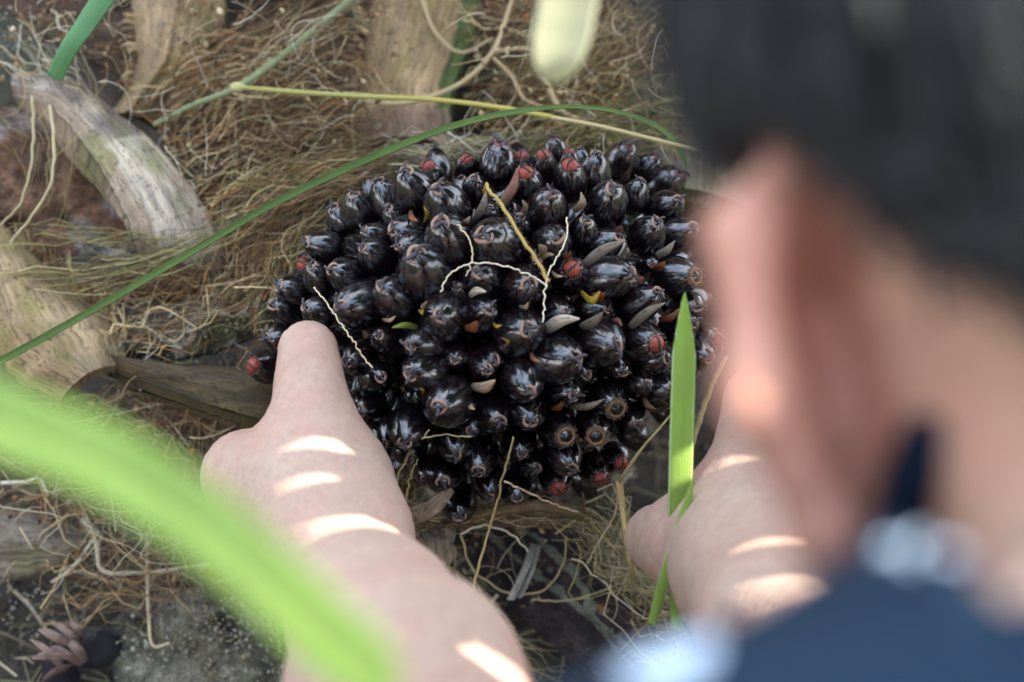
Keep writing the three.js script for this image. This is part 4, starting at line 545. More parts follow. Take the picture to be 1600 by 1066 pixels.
// the long arching blade across the whole picture
{
  const g = thing('grass_shoot', P(-60, 596, 0.86), 'long thin green grass blade arching diagonally across the palm and above the fruits', 'grass');
  blade([[-90, 605, 0.865], [0, 562, 0.865], [140, 485, 0.862], [290, 397, 0.858], [430, 315, 0.855], [560, 253, 0.855], [700, 198, 0.858], [820, 171, 0.865], [920, 167, 0.875], [1000, 184, 0.885], [1050, 215, 0.893], [1072, 258, 0.90], [1068, 300, 0.905]], 24, mid, { n: 110, taper: (t) => (t < 0.4 ? 1 : lerp(1, 0.40, sstep(0.4, 0.72, t))) * (t > 0.9 ? lerp(1, 0.25, (t - 0.9) / 0.1) : 1), side: V(0.3, 0.8, 0.3) }).build('leaf_blade', grassM, g);
}
{ // the creeper stem with a node and two arms
  const g = thing('creeper_stem', P(230, 200, 0.95), 'thin hairy creeper stem running level above the bunch, green turning to straw', 'creeper'), c1 = hex('#97934f'), c2 = hex('#b4a072'), c3 = hex('#7d8660');
  new MB().tube(curve(pp([370, 136, 0.93], [440, 142, 0.928], [560, 150, 0.922], [680, 156, 0.915], [780, 168, 0.91], [862, 183, 0.905]), 60), (t) => 0.00125 * (1 + 0.15 * N3(t * 20, 1, 2)), 8, null, { colFn: (t) => mixc(c1, hex('#a99a4c'), sstep(0.3, 0.7, t)) }).build('stem', M.fibre, g);
  new MB().tube(curve(pp([860, 183, 0.905], [930, 196, 0.90], [1010, 215, 0.895], [1110, 240, 0.89], [1190, 262, 0.885]), 40), () => 0.00105, 8, c2).build('straw_end', M.fibre, g);
  new MB().tube(curve(pp([240, 195, 0.95], [300, 165, 0.945], [372, 136, 0.93], [450, 80, 0.94], [560, -10, 0.955], [620, -50, 0.96]), 50), (t) => 0.0017 * (0.8 + 0.4 * t), 8, null, { colFn: (t) => mul(c3, 0.7 + 0.4 * fbm(t * 30, 1, 1, 2) + 0.2) }).build('side_stem', M.fibre, g);
  const hb = new MB(); for (let k = 0; k < 260; k++) { const t = rnd(), a = P(lerp(372, 560, t), lerp(136, 0, t) - 2, lerp(0.93, 0.955, t)), dd = V(G(), G(), G()).normalize(); hb.tube([a, a.clone().addScaledVector(dd, 0.0022), a.clone().addScaledVector(dd, 0.004)], (q) => 0.00012 * (1 - 0.7 * q), 3, hex('#b9b592')); }
  const h = hb.build('hairs', M.fibre, g); h.userData.kind = 'stuff';
  const nd = new THREE.Mesh(new THREE.IcosahedronGeometry(0.0032, 2), new THREE.MeshStandardMaterial({ color: new THREE.Color(...hex('#a8a36a')), roughness: 0.8 })); nd.name = 'node'; nd.scale.set(1.3, 0.8, 0.8); nd.position.copy(P(372, 136, 0.93)).sub(g.position); g.add(shade(nd));
}
{ // upright young blade in front of the right hand
  const g = thing('grass_tuft', P(1050, 960, 0.79), 'bright lime young grass blades standing upright before the right hand', 'grass');
  blade([[1058, 985, 0.79], [1060, 900, 0.785], [1062, 780, 0.78], [1066, 640, 0.775], [1069, 540, 0.772], [1070, 456, 0.77]], 38, lime, { n: 60, taper: (t) => Math.min(1, 0.55 + 1.2 * t) * Math.pow(clamp((1 - t) * 4.2, 0, 1), 0.75), flat: 0.03, fold: 0.28, side: V(1, 0.0, 0.25) }).build('leaf_blade', leafM, g);
  blade([[1018, 975, 0.785], [1035, 915, 0.778], [1055, 850, 0.772], [1072, 795, 0.77], [1084, 745, 0.77]], 24, [0.42, 0.64, 0.08], { n: 40, taper: (t) => 0.55 + 0.9 * t - 1.4 * t * t * t + 0.02, flat: 0.04, side: V(1, 0.25, 0.3) }).build('leaf_blade', leafM, g);
  blade([[1068, 985, 0.795], [1072, 930, 0.792], [1077, 893, 0.79]], 20, [0.10, 0.28, 0.05], { n: 16, taper: (t) => (1 - t) * 0.8 + 0.05, flat: 0.05, side: V(1, 0, 0.3) }).build('leaf_blade', leafM, g);
}
{ // out-of-focus blade close to the lens, lower left
  const g = thing('grass_shoot', P(-140, 560, 0.36), 'broad bright green grass blade, out of focus, slanting over the lower left corner', 'grass');
  blade([[-160, 575, 0.37], [0, 655, 0.355], [150, 715, 0.345], [300, 805, 0.335], [420, 905, 0.33], [510, 990, 0.33], [585, 1055, 0.33], [620, 1086, 0.33]], 146, [0.42, 0.68, 0.13], { n: 60, taper: (t) => 0.9 * Math.pow(clamp((1.02 - t) * 4.5, 0, 1), 0.6), flat: 0.02, fold: 0.15, side: V(0, 0, 0).addScaledVector(RIGHT, 0.546).addScaledVector(UP, 0.753).addScaledVector(FWD, -0.338) }).build('leaf_blade', leafM, g);
}
{ // blurred pale leaf hanging at the top
  const g = thing('hanging_leaf', P(880, -60, 0.56), 'pale sunlit leaf tip, out of focus, hanging down at the top edge beside the head', 'leaf');
  blade([[905, -120, 0.555], [893, -30, 0.565], [880, 40, 0.57], [866, 100, 0.575], [858, 126, 0.58]], 96, [0.84, 0.85, 0.62], { n: 40, taper: (t) => Math.pow(clamp((1.03 - t) * 2.2, 0, 1), 0.6), flat: 0.03, fold: 0.25, side: V(1, 0.1, 0.2) }).build('leaf_blade', leafM, g);
}
{ // broad leaf, upper left
  const g = thing('grass_shoot', P(75, 130, 0.90), 'short broad blue-green grass leaf standing at the upper left', 'grass');
  blade([[85, 122, 0.91], [108, 75, 0.90], [135, 35, 0.895], [165, -10, 0.89], [190, -60, 0.885]], 32, cool, { n: 30, taper: (t) => 0.8 + 0.4 * t, flat: 0.04, fold: 0.25, side: V(0.9, 0.35, 0) }).build('leaf_blade', grassM, g);
}
// small weed by the slab
{
  const g = thing('weed', P(720, 940, 0.93), 'small clover-like green weed beside the left forearm', 'weed');
  const lf = (x, y, a, s) => { const d = 0.915, c = P(x, y, d), dx = RIGHT.clone().multiplyScalar(Math.cos(a)).addScaledVector(UP, Math.sin(a)), e = c.clone().addScaledVector(dx, s), m = c.clone().lerp(e, 0.5).addScaledVector(FWD, -0.002); new MB().tube(curve([c, m, e], 10), (t) => s * 0.42 * Math.pow(Math.sin(Math.PI * clamp(0.04 + 0.93 * t, 0, 1)), 0.7), 8, [0.09, 0.30, 0.06], { flat: 0.06, fold: 0.3, side: RIGHT.clone().multiplyScalar(-Math.sin(a)).addScaledVector(UP, Math.cos(a)) }).build('leaflet', grassM, g); };
  for (const [x, y] of [[690, 905], [738, 948], [715, 925], [760, 960]]) for (const a of [0.4, 2.5, 4.4]) lf(x, y, a + R(-0.3, 0.3), R(0.005, 0.0075));
  new MB().tube(curve(pp([730, 990, 0.93], [735, 965, 0.925], [715, 925, 0.918], [690, 905, 0.916]), 16), () => 0.0006, 5, [0.13, 0.22, 0.06]).build('stem', M.fibre, g);
}
// ---- loose dry stems on and around the bunch
const line = (name, label, cat, pts, r, col, o = {}) => { const g = thing(name, P(...pts[0]), label, cat, o.group); new MB().tube(curve(pts.map((a) => P(...a)), o.n || 50).map((p, k) => p.add(V(N3(k * 0.23, r * 3e5, 1), N3(k * 0.23, r * 3e5, 8), N3(k * 0.23, r * 3e5, 15)).multiplyScalar(0.0011)).add(V(N3(k * 0.9, r * 3e5, 21), N3(k * 0.9, r * 3e5, 28), 0).multiplyScalar(0.0002))), (t) => r * (o.taper ? o.taper(t) : 1 - 0.35 * t) * (1 + (o.knot || 0.12) * N3(t * (o.kf || 40), r * 1e5, 3)), 7, null, { colFn: (t, l) => mul(col, 0.85 + 0.35 * (0.5 + fbm(l * 120, r * 1e5, 2, 2))) }).build('stem', M.fibre, g); return g; };
const br = (x, y, extra = 0.0235) => BC.d - 0.078 * Math.sqrt(Math.max(0, 1 - ((x - BC.x) / BC.rx) ** 2 - ((y - BC.y) / BC.ry) ** 2)) - extra;
const on = (...a) => a.map(([x, y, e]) => [x, y, br(x, y, e)]);
const white = hex('#cfc3a8'), straw = hex('#c5ae78');
line('dry_tendril', 'white curved tendril arching over the middle fruits', 'tendril', on([688, 456], [700, 432], [722, 416], [758, 411], [800, 419], [832, 432], [854, 446]), 0.00035, white, { taper: () => 1, knot: 0.6, kf: 60, n: 90 });
line('dry_tendril', 'white forked tendril hanging upright at the bunch centre', 'tendril', on([885, 340], [886, 368], [872, 400], [858, 424], [852, 450], [850, 480], [849, 505]), 0.00034, white, { taper: () => 1, knot: 0.6, kf: 60, n: 90 });
{ const g = line('hairy_stalk', 'yellow-brown hairy stalk with a curled yellow tip lying on the fruits', 'stalk', on([858, 440], [840, 410], [815, 372], [795, 338], [780, 315], [766, 300], [760, 288]), 0.00075, hex('#a5894a'), { taper: () => 1, knot: 0.15 }); const hb = new MB(); for (let k = 0; k < 200; k++) { const t = rnd(), x = lerp(858, 778, t), y = lerp(440, 312, t), a = P(x, y, br(x, y)), dd = V(G(), G(), G()).normalize(); hb.tube([a, a.clone().addScaledVector(dd, 0.001), a.clone().addScaledVector(dd, 0.0018)], (q) => 0.00008 * (1 - 0.6 * q), 3, hex('#c2ab6e')); } hb.build('hairs', M.fibre, g).userData.kind = 'stuff'; }
line('dry_tendril', 'twisted pale thread above the left thumb', 'tendril', on([490, 450, 0.026], [508, 470, 0.026], [528, 500, 0.026], [550, 530, 0.026], [566, 556, 0.024], [583, 576, 0.024]), 0.00034, hex('#c3b38c'), { taper: () => 1, knot: 0.5, kf: 60, n: 90 });
line('dry_tendril', 'fine pale thread looping beside the round fruit left of centre', 'tendril', on([714, 352], [730, 368], [738, 392], [735, 415], [728, 432]), 0.0004, hex('#c0b08c'));
line('dry_straw', 'straight straw-coloured grass stalk rising from the dark slab', 'stalk', [[734, 945, 0.895], [752, 870, 0.875], [775, 790, 0.85], [790, 730, 0.835], [803, 682, 0.825]], 0.00062, straw, { taper: (t) => 1 - 0.3 * t });
{ const g = thing('bent_straw', P(985, 905, 0.86), 'pale flat straw bent sharply beside the right hand', 'straw');
  new MB().tube(curve(pp([988, 905, 0.86], [980, 850, 0.85], [973, 795, 0.845], [967, 752, 0.84]), 24), (t) => 0.0017 * (0.75 + 0.25 * t), 8, straw, { flat: 0.35, side: V(1, 0, 0.3) }).build('stem', M.dry, g); new MB().tube(curve(pp([967, 753, 0.84], [1000, 705, 0.838], [1030, 670, 0.842], [1062, 632, 0.85]), 24), (t) => 0.0017 * (1 - 0.25 * t), 8, straw, { flat: 0.35, side: V(0.5, 0.7, 0.3) }).build('upper_stem', M.dry, g); }
line('dry_straw', 'slanting dry stalk behind the lime blade at the right of the bunch', 'stalk', [[1078, 700, 0.87], [1098, 640, 0.875], [1118, 590, 0.88], [1135, 560, 0.885]], 0.0016, hex('#9b8c5c'));
for (const [pts, lab] of [[[[625, 835, 0.865], [616, 770, 0.85], [632, 722, 0.84], [655, 690, 0.832], [690, 680, 0.826], [735, 683, 0.82]], 'long dry grass stem curving over the lowest fruits left'], [[[640, 860, 0.87], [614, 790, 0.852], [626, 735, 0.842], [648, 700, 0.834], [670, 672, 0.828]], 'dry grass stem with pale tip beside the left wrist'], [[[632, 800, 0.855], [640, 750, 0.845], [652, 718, 0.838]], 'short dry stem curving beside the left wrist']]) line('dry_straw', lab, 'stem', pts, 0.00055, hex('#b9a878'));
line('dry_straw', 'thin red-brown seed stalk lying below the bunch', 'stalk', [[788, 752, 0.835], [830, 772, 0.845], [870, 790, 0.858], [902, 800, 0.868]], 0.00055, hex('#c6a98c'), { knot: 0.35 });
line('dry_tendril', 'pale curled tendril arching over the dark slab', 'tendril', [[720, 835, 0.90], [750, 822, 0.895], [790, 830, 0.895], [815, 850, 0.90], [835, 878, 0.91]], 0.0006, hex('#d2c8b0'), { knot: 0.4, kf: 30 });
line('dry_tendril', 'long loose tendril crossing the dark slab from the left', 'tendril', [[720, 838, 0.905], [740, 890, 0.915], [790, 925, 0.92], [850, 922, 0.92], [880, 880, 0.915], [885, 840, 0.91]], 0.0006, hex('#a3946c'));
line('dry_tendril', 'thin tendril forking beside the bent straw', 'tendril', [[918, 880, 0.915], [940, 840, 0.90], [962, 800, 0.885], [965, 770, 0.88]], 0.0006, hex('#b3a585'));
line('dry_tendril', 'thin tendril running along the right of the dark slab', 'tendril', [[830, 938, 0.925], [890, 938, 0.925], [950, 920, 0.92], [985, 905, 0.918]], 0.0005, hex('#a3946c'));
line('curled_tendril', 'pale dried tendril curled into a ring beside the thumb', 'tendril', [[332, 612, 0.912], [330, 602, 0.91], [342, 600, 0.91], [352, 610, 0.91], [350, 624, 0.91]], 0.0013, hex('#c9c2a6'), { taper: () => 1 });
line('dry_straw', 'dry stem curving down over the frond base at the far left', 'stem', [[50, 150, 0.93], [52, 200, 0.925], [48, 260, 0.92], [30, 320, 0.92], [0, 352, 0.925]], 0.0009, hex('#9c8f6c'));
line('dry_straw', 'dry stem hanging across the brown cut frond face', 'stem', [[78, 165, 0.928], [84, 230, 0.918], [78, 290, 0.915], [40, 350, 0.918], [15, 380, 0.92]], 0.0009, hex('#a89a76'));
// ---- dark slab with lichen, splinter, dry leaves
{
  const g = thing('bark_slab', P(860, 950, 0.955), 'dark purplish old bark slab with pale green lichen lines lying below the bunch', 'bark');
  new MB().loft(pp([700, 832, 0.945], [760, 905, 0.935], [840, 985, 0.93], [960, 1100, 0.925]), pp([905, 822, 0.95], [965, 890, 0.94], [1020, 950, 0.935], [1120, 1060, 0.93]), { nu: 90, nv: 110, bulge: 0.004, thick: 0.02, rough: (u, v, p) => 0.003 * fbm(p.x * 40, p.y * 40, p.z * 40, 4) + 0.0014 * fbm(p.x * 190, p.y * 190, p.z * 190, 2),
    colFn: (u, v, p) => { const n = 0.5 + fbm(p.x * 90, p.y * 90, p.z * 90, 4); let c = mixc([0.014, 0.008, 0.012], [0.085, 0.055, 0.06], n * n * 1.5); const l1 = Math.abs(u - 0.52 - 0.12 * Math.sin(v * 5) - 0.10 * fbm(v * 7, u * 3, 1, 3)), l2 = Math.abs(u - 0.25 - 0.35 * v - 0.08 * fbm(v * 9, u * 4, 5, 3)), li = Math.min(l1 * (v < 0.6 ? 1 : 2), l2 * 1.3), gr = fbm(p.x * 160, p.y * 160, p.z * 160, 3);
      if (li < 0.045 + 0.09 * gr) c = mixc([0.12, 0.135, 0.10], [0.26, 0.29, 0.22], n); else if (gr > 0.30) c = [0.16, 0.14, 0.11]; return c; } }).build('plate', M.husk, g);
}
{ const g = thing('wood_splinter', P(815, 900, 0.915), 'short split grey wood splinter lying on the dark slab', 'splinter'), m = std({ map: streakT, bumpMap: streakB, bumpScale: 0.001, roughness: 0.9 });
  new MB().loft(pp([829, 848, 0.905], [815, 890, 0.903], [793, 938, 0.905]), pp([846, 854, 0.907], [836, 890, 0.905], [818, 932, 0.907]), { nu: 10, nv: 30, bulge: 0.0018, thick: 0.003, rough: (u, v, p) => (Math.abs(u - 0.55) < 0.08 && v > 0.45 ? -0.003 : 0) + 0.0006 * fbm(p.x * 400, p.y * 60, p.z * 60, 2), colFn: (u, v, p) => mixc([0.24, 0.235, 0.21], [0.46, 0.45, 0.41], 0.5 + fbm(p.x * 300, p.y * 60, p.z * 60, 3)) }).build('wood', m, g); }
{ const g = thing('dry_leaf', P(690, 850, 0.90), 'crumpled tan dry leaf scrap below the left wrist', 'leaf');
  new MB().loft(pp([655, 832, 0.875], [668, 850, 0.868], [672, 870, 0.872], [682, 888, 0.878]), pp([714, 828, 0.878], [708, 850, 0.87], [714, 868, 0.875], [692, 894, 0.88]), { nu: 24, nv: 24, bulge: 0.003, thick: 0.0008, rough: (u, v, p) => 0.006 * fbm(p.x * 70, p.y * 70, p.z * 70, 3), colFn: (u, v, p) => mixc([0.22, 0.17, 0.10], [0.48, 0.40, 0.28], 0.5 + fbm(p.x * 80, p.y * 80, p.z * 80, 3)) }).build('blade', M.dry, g); }
{ const g = thing('dry_bract', P(655, 805, 0.89), 'curled brown dry bract lying under the lowest fruits', 'bract');
  new MB().loft(pp([606, 806, 0.868], [640, 790, 0.858], [672, 783, 0.852], [706, 762, 0.848]), pp([614, 830, 0.862], [648, 820, 0.848], [684, 803, 0.843], [710, 768, 0.846]), { nu: 18, nv: 30, bulge: 0.004, thick: 0.001, rough: (u, v, p) => 0.001 * fbm(p.x * 200, p.y * 200, p.z * 200, 2), colFn: (u, v, p) => mixc([0.20, 0.12, 0.06], [0.46, 0.33, 0.21], 0.5 + fbm(p.x * 160, p.y * 160, p.z * 160, 3)) }).build('blade', M.dry, g); }
{ const g = thing('dry_twig', P(800, 800, 0.90), 'ragged brown dry twig with fibres lying level under the bunch', 'twig');
  new MB().tube(curve(pp([690, 815, 0.885], [770, 800, 0.873], [840, 790, 0.868], [880, 798, 0.87], [912, 810, 0.875]), 40), (t) => 0.0030 * (0.6 + 0.5 * Math.sin(Math.PI * t)), 9, null, { flat: 0.6, colFn: (t, l) => mixc([0.09, 0.055, 0.022], [0.30, 0.22, 0.10], 0.5 + fbm(l * 200, 1, 3, 3)) }).build('stem', M.dry, g);
  new MB().tube(curve(pp([908, 812, 0.895], [912, 790, 0.89], [910, 770, 0.886]), 10), (t) => 0.0012 * (1 - 0.5 * t), 6, [0.16, 0.10, 0.05]).build('side_twig', M.dry, g); }
// ---- fallen fruit in the lower left corner
{
  const g = thing('fallen_fruit', P(120, 1015, 0.95), 'shrivelled dark fruit with pinkish papery bracts lying in the lower left corner', 'fruit');
  const mk = (x, y, d, w, L, ang, col, name) => { const gg = new THREE.SphereGeometry(0.5, 30, 22), p = gg.attributes.position; for (let i = 0; i < p.count; i++) { const a = p.getX(i), b = p.getY(i), c = p.getZ(i), k = 1 + 0.09 * fbm(a * 5, b * 5, c * 5 + x, 3) + 0.03 * Math.cos(Math.atan2(c, a) * 7); p.setXYZ(i, a * k, b * k * L / w, c * k); } gg.computeVertexNormals(); const m = shade(new THREE.Mesh(gg, new THREE.MeshPhysicalMaterial({ color: new THREE.Color(...col), roughness: 0.42, bumpMap: grainB, bumpScale: 0.002 }))); m.name = name; m.position.copy(P(x, y, d)).sub(g.position); m.scale.setScalar(w); const ax = RIGHT.clone().multiplyScalar(Math.cos(ang)).addScaledVector(UP, Math.sin(ang)).addScaledVector(FWD, -0.3).normalize(); m.quaternion.setFromUnitVectors(V(0, 1, 0), ax); g.add(m); };
  mk(150, 1012, 0.945, 0.021, 0.026, 0.2, [0.018, 0.018, 0.026], 'nut'); mk(95, 1050, 0.945, 0.016, 0.022, 2.2, [0.018, 0.014, 0.022], 'nut');
  const scales = [[118, 1020, 60, 985, 26], [120, 1012, 82, 975, 24], [122, 1030, 50, 1030, 24], [112, 1040, 62, 1070, 22], [126, 1000, 108, 972, 20], [128, 1035, 100, 1000, 28], [124, 1040, 78, 1012, 24], [100, 1050, 48, 1000, 20]];
  for (const [x0, y0, x1, y1, w] of scales) { const d = 0.935, pts = curve([P(x0, y0, d), P((x0 + x1) / 2 + R(-4, 4), (y0 + y1) / 2 - 4, d - 0.006), P(x1, y1, d - 0.001)], 10); new MB().tube(pts, (t) => px(w, d) * Math.pow(Math.sin(Math.PI * clamp(0.2 + 0.79 * t, 0, 0.985)), 0.7), 8, null, { flat: 0.12, fold: 0.5, side: V(0.5, 0.7, 0.2), colFn: (t, l) => mixc([0.16, 0.085, 0.075], [0.46, 0.32, 0.26], 0.5 + fbm(l * 250, x0, y0, 3)) }).build('bract', M.dry, g); }
}
// ---- lichen crust, ground litter
{
  rnd = rngOf(404); const b = new MB(); // crumbs of grey-green lichen
  const ico = new THREE.IcosahedronGeometry(1, 1), N = 1300, im = new THREE.InstancedMesh(ico, new THREE.MeshStandardMaterial({ roughness: 1 }), N), mt = new THREE.Matrix4(), qt = new THREE.Quaternion(), c = new THREE.Color(); let k = 0;
  const zones = [[330, 1010, 110, 70, 0.94, 0.55], [420, 950, 60, 60, 0.94, 0.15], [60, 960, 70, 60, 0.95, 0.1], [270, 590, 50, 26, 0.925, 0.06], [300, 500, 60, 22, 0.925, 0.06], [15, 60, 40, 30, 0.965, 0.05], [560, 220, 30, 25, 0.955, 0.03]];
  for (const [x, y, sx, sy, d, share] of zones) for (let q = 0; q < N * share && k < N; q++) { const X = x + G() * sx, Y = y + G() * sy, s = R(0.0003, 0.0009), p = P(X, Y, d + 0.010 * fbm(X * 0.03, Y * 0.03, 1, 3) - R(0, 0.004)); qt.set(G(), G(), G(), G()).normalize(); mt.compose(p, qt, V(s * R(0.6, 1.6), s * R(0.5, 1), s * R(0.6, 1.6))); im.setMatrixAt(k, mt); const t = rnd(); im.setColorAt(k, c.setRGB(...mixc(rnd() < 0.35 ? [0.05, 0.04, 0.025] : [0.15, 0.15, 0.11], rnd() < 0.6 ? [0.24, 0.20, 0.12] : [0.34, 0.34, 0.27], t))); k++; }
  im.count = k; im.name = 'lichen_crust'; shade(im); scene.add(im); tag(im, 'crumbly pale grey-green lichen crust on the ground and stubs', 'lichen', null, 'stuff');
  // mound under the crust
  const g = thing('soil_mound', P(330, 1020, 0.955), 'grey lichen-covered soil mound beside the left forearm', 'soil'); g.userData.kind = 'stuff';
  b.loft(pp([180, 950, 0.965], [260, 925, 0.955], [380, 910, 0.955], [520, 915, 0.96]), pp([180, 1110, 0.94], [260, 1110, 0.935], [380, 1110, 0.935], [520, 1110, 0.94]), { nu: 50, nv: 50, bulge: 0.004, thick: 0.02, rough: rgh(0.016, 50), colFn: (u, v, p) => mixc([0.05, 0.038, 0.024], [0.30, 0.28, 0.21], 0.5 + 1.3 * fbm(p.x * 60, p.y * 60, p.z * 60, 5)) }).build('crust', M.husk, g);
}
{
  rnd = rngOf(909); const b = new MB(), cols = ['#8b7a5c', '#a9977a', '#6b5c44', '#4b3f30', '#bfb294', '#7c7a58'].map(hex);
  for (let k = 0; k < 4200; k++) { const x = R(-0.55, 0.6), z = -0.16 + Math.pow(rnd(), 1.5) * 0.75 - 0.02, a = R(0, 6.283), L = R(0.01, 0.05), y = 0.022 * fbm(x * 9, 0.3, z * 9, 4) + 0.010 * fbm(x * 40, 2.3, z * 40, 3) - 0.004 + R(0, 0.006), dx = Math.cos(a) * L, dz = Math.sin(a) * L, lift = R(0, 0.008); b.tube([V(x, y, z), V(x + dx * 0.5 + G() * 0.003, y + lift, z + dz * 0.5 + G() * 0.003), V(x + dx, y + R(-0.003, 0.006), z + dz)], (t) => R(0.0003, 0.0009), 3, mul(pick(cols), R(0.5, 1.1))); }
  const m = b.build('ground_litter', M.fibre, scene); tag(m, 'scattered dry fibres and chaff covering the ground', 'litter', null, 'stuff');
}
// ---------------------------------------------------------------- the palm's own frond, hanging over the scene outside the frame; its leaflets shade the bunch and let slits of sun through to the arms
{
  rnd = rngOf(2024);
  const T = 0.75, A = V(0, 0.18, 0.05), arm = P(585, 975, 0.70).sub(P(500, 780, 0.79)).normalize(), e1 = SUN.clone().cross(arm).normalize(), e2 = SUN.clone().cross(e1).normalize(), Q = A.clone().addScaledVector(SUN, T);
  const to = (p) => { const d = p.clone().sub(A); return [d.dot(e1), d.dot(e2)]; };
  // slits of light: [x, y, depth on the arm, half length, half width in metres]
  const slits = [[552, 742, 0.782, 0.012, 0.0036], [462, 832, 0.775, 0.012, 0.0040], [572, 885, 0.735, 0.034, 0.0072], [492, 880, 0.745, 0.010, 0.0030], [650, 1052, 0.61, 0.022, 0.006], [475, 1040, 0.65, 0.012, 0.0045], [570, 1040, 0.62, 0.010, 0.0045],
    [1090, 765, 0.775, 0.011, 0.005], [1185, 722, 0.775, 0.010, 0.006], [1150, 735, 0.775, 0.004, 0.0025], [1235, 905, 0.715, 0.012, 0.0035], [1212, 972, 0.69, 0.014, 0.0075], [1310, 930, 0.68, 0.012, 0.006]].map(([x, y, d, l, w]) => { const [a, b] = to(P(x, y, d)); return { a, b, l, w }; });
  const lim = []; for (const x of [-150, 1180]) for (const y of [-150, 1150]) for (const d of [0.72, 1.08]) lim.push(to(P(x, y, d)));
  const a0 = Math.min(...lim.map((q) => q[0])) - 0.02, a1 = Math.max(...lim.map((q) => q[0])) + 0.02, b0 = Math.min(...lim.map((q) => q[1])), b1 = Math.max(...lim.map((q) => q[1]));
  // boundaries between neighbouring leaflets, moved to pass through the slits
  const [paleA, paleB] = to(P(880, 10, 0.565)); let bs = slits.map((s) => s.b).sort((x, y) => x - y).filter((b, i, all) => i === 0 || b - all[i - 1] > 0.010); const all = [b0];
  for (const b of [...bs, b1]) { const last = all[all.length - 1], gap = b - last, n = Math.max(1, Math.round(gap / 0.032)); for (let k = 1; k <= n; k++) all.push(last + gap * k / n); }
  for (const s of slits) { let best = 0; for (let i = 0; i < all.length; i++) if (Math.abs(all[i] - s.b) < Math.abs(all[best] - s.b)) best = i; s.i = best; }
  const frond = new THREE.Group(); frond.name = 'frond'; palm.add(frond);
  const lm = new THREE.MeshPhysicalMaterial({ vertexColors: true, roughness: 0.55, transmission: 0.12, thickness: 0 });
  const NS = 90, slit = (i, t, side) => { let o = -0.0025; for (const s of slits) if (s.i === i) { const q = 1 - ((t - s.a) / s.l) ** 2; if (q > 0) o = Math.max(o, (s.w * (1 + 0.55 * N3(t * 170, i * 3.7 + side, 2)) + (s.b - all[i]) * side) * Math.sqrt(q)); } return o; };
  const rachisA = a1 + 0.03;
  for (let i = 0; i < all.length - 1; i++) {
    const b = new MB(), lo = [], hi = [], h = (i % 2 ? 0.004 : -0.004);
    for (let k = 0; k <= NS; k++) { const t = lerp(all[i] < paleB + 0.035 ? paleA + 0.05 - 0.02 * hash(i, 3) : a0 - 0.05 - 0.06 * hash(i, 3), rachisA, k / NS), tip = Math.pow(clamp((k / NS) / 0.06, 0.02, 1), 0.7), base = lerp(1, 0.35, sstep(0.96, 1, k / NS)), mid = (all[i] + all[i + 1]) / 2; let x0 = all[i] + slit(i, t, 1), x1 = all[i + 1] - slit(i + 1, t, -1); x0 = lerp(mid, x0, tip * base); x1 = lerp(mid, x1, tip * base); const at = (v) => Q.clone().addScaledVector(e1, t).addScaledVector(e2, v).addScaledVector(SUN, h); lo.push(at(x0)); hi.push(at(x1)); }
    // straight strips keep their measured edges: build directly, not through a spline
    const c = mul([0.06, 0.14, 0.03], 0.8 + 0.4 * hash(i, 9)), nB = b.count, ridge = 0.0022;
    for (let k = 0; k <= NS; k++) { const m = lo[k].clone().lerp(hi[k], 0.5); for (const q of [lo[k], m.clone().addScaledVector(SUN, -ridge), hi[k], m.clone().addScaledVector(SUN, -ridge + 0.0006)]) { b.p.push(q.x, q.y, q.z); b.c.push(...c); b.u.push(0, k / NS); } }
    for (let k = 0; k < NS; k++) for (let s = 0; s < 4; s++) { const A0 = nB + k * 4 + s, B0 = nB + k * 4 + (s + 1) % 4; b.i.push(A0, B0, A0 + 4, B0, B0 + 4, A0 + 4); }
    b.build('leaflet', lm, frond);
  }
  // rachis and petiole back to the crown of the palm
  const r0 = Q.clone().addScaledVector(e1, rachisA).addScaledVector(e2, b0), r1 = Q.clone().addScaledVector(e1, rachisA).addScaledVector(e2, b1);
  const crown = V(0.02, 0.88, -0.47), near = r0.distanceTo(crown) < r1.distanceTo(crown) ? r0 : r1, far = near === r0 ? r1 : r0;
  new MB().tube(curve([crown, crown.clone().lerp(near, 0.5).add(V(0, 0.12, 0)), near, near.clone().lerp(far, 0.5), far], 40), (t) => 0.016 * (1 - 0.75 * t), 10, [0.12, 0.17, 0.05]).build('rachis', M.fibre, frond);
}

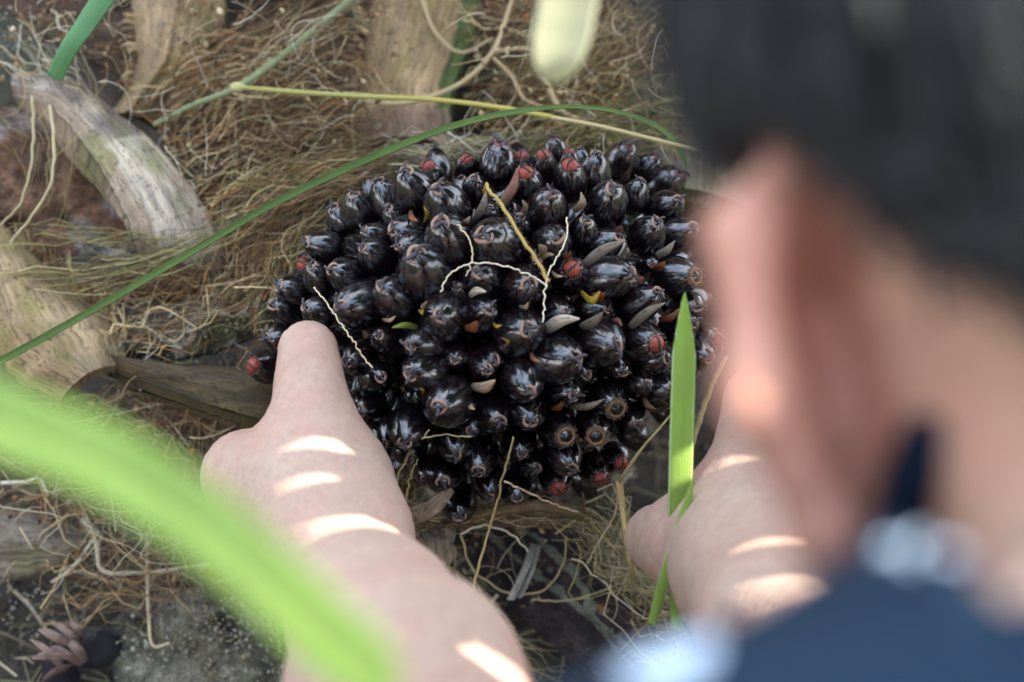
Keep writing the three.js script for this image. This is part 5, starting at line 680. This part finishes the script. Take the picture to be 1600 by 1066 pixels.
// ---------------------------------------------------------------- the rest of the palm's crown and the neighbouring palms of the plantation (outside the frame; they darken the sky that the fruits mirror)
{
  rnd = rngOf(616);
  const fm = new THREE.MeshPhysicalMaterial({ vertexColors: true, roughness: 0.5, transmission: 0.1, thickness: 0 });
  const frondGeo = (L, droop, lw, ll, nl) => { // rachis along +z rising and drooping, leaflets to both sides
    const b = new MB(), at = (t) => V(0, L * (0.55 * t - droop * t * t), L * t * (1 - 0.12 * t)), pts = []; for (let k = 0; k <= 16; k++) pts.push(at(k / 16)); b.tube(pts, (t) => 0.012 * L * (1 - 0.85 * t), 6, [0.13, 0.17, 0.06]);
    for (let k = 0; k < nl; k++) for (const s of [-1, 1]) { const t = 0.14 + 0.85 * (k + rnd() * 0.6) / nl, o = at(t), l = ll * (0.55 + 0.45 * Math.sin(Math.PI * Math.min(1, t * 0.95 + 0.08))) * R(0.85, 1.1), c = mul([0.05, 0.115, 0.025], R(0.7, 1.4)), up = R(-0.1, 0.35); b.tube([o, o.clone().add(V(s * l * 0.5, up * l * 0.5, l * 0.22)), o.clone().add(V(s * l * 0.92, up * l * 0.2 - 0.18 * l, l * 0.5))], (q) => lw * (1 - 0.85 * q * q), 4, c, { flat: 0.06, side: V(0, 0.2, 1) }); }
    return b.geo();
  };
  const own = [frondGeo(1.9, 0.42, 0.014, 0.42, 44), frondGeo(2.2, 0.55, 0.015, 0.46, 48)];
  for (const [az, el, k] of [[-112, 0.62, 0], [-135, 0.3, 1], [180, 0.2, 0], [150, 0.15, 1], [120, 0.3, 0], [-155, 0.65, 0]]) { const f = shade(new THREE.Mesh(own[k], fm)); f.name = 'frond'; f.position.set(0, 0.86, 0); f.rotation.set(-el, az * Math.PI / 180, 0, 'YXZ'); palm.add(f); }
  const big = [frondGeo(4.2, 0.62, 0.03, 0.85, 40), frondGeo(4.6, 0.75, 0.03, 0.9, 42), frondGeo(3.6, 0.45, 0.028, 0.8, 38)];
  const trunkG = new THREE.CylinderGeometry(0.24, 0.36, 1, 40, 30), tp = trunkG.attributes.position, tc = []; for (let i = 0; i < tp.count; i++) { const x = tp.getX(i), y = tp.getY(i), z = tp.getZ(i), k = 1 + 0.25 * fbm(x * 8, y * 14, z * 8, 3); tp.setXYZ(i, x * k, y, z * k); tc.push(...mixc([0.04, 0.03, 0.02], [0.16, 0.12, 0.08], 0.5 + fbm(x * 12, y * 18, z * 12, 3))); } trunkG.setAttribute('color', new THREE.Float32BufferAttribute(tc, 3)); trunkG.computeVertexNormals();
  for (const [x, z, h, n, where] of [[-5.9, 1.8, 2.4, 22, 'left of the leaning person'], [-3.3, 5.6, 2.8, 22, 'behind and left of the photographer'], [1.3, 6.2, 2.6, 22, 'straight behind the photographer'], [4.6, 5.0, 2.2, 20, 'behind and right of the photographer'], [-5.0, -4.2, 2.8, 20, 'beyond the trunk to the left'], [1.6, -5.6, 2.6, 20, 'beyond the trunk to the right']]) {
    const g = thing('oil_palm', V(x, -0.02, z), 'neighbouring oil palm with arching fronds standing ' + where, 'palm', 'palms of the plantation around'), t = shade(new THREE.Mesh(trunkG, M.husk)); t.name = 'trunk'; t.scale.y = h; t.position.y = h / 2; g.add(t);
    for (let k = 0; k < n; k++) { const f = shade(new THREE.Mesh(pick(big), fm)); f.name = 'frond'; f.position.y = h - 0.05; f.rotation.set(-R(-0.35, 0.75), k * 2.39996 + R(-0.2, 0.2), 0, 'YXZ'); f.scale.setScalar(R(0.8, 1.1)); g.add(f); }
  }
}

renderer.render(scene, camera);
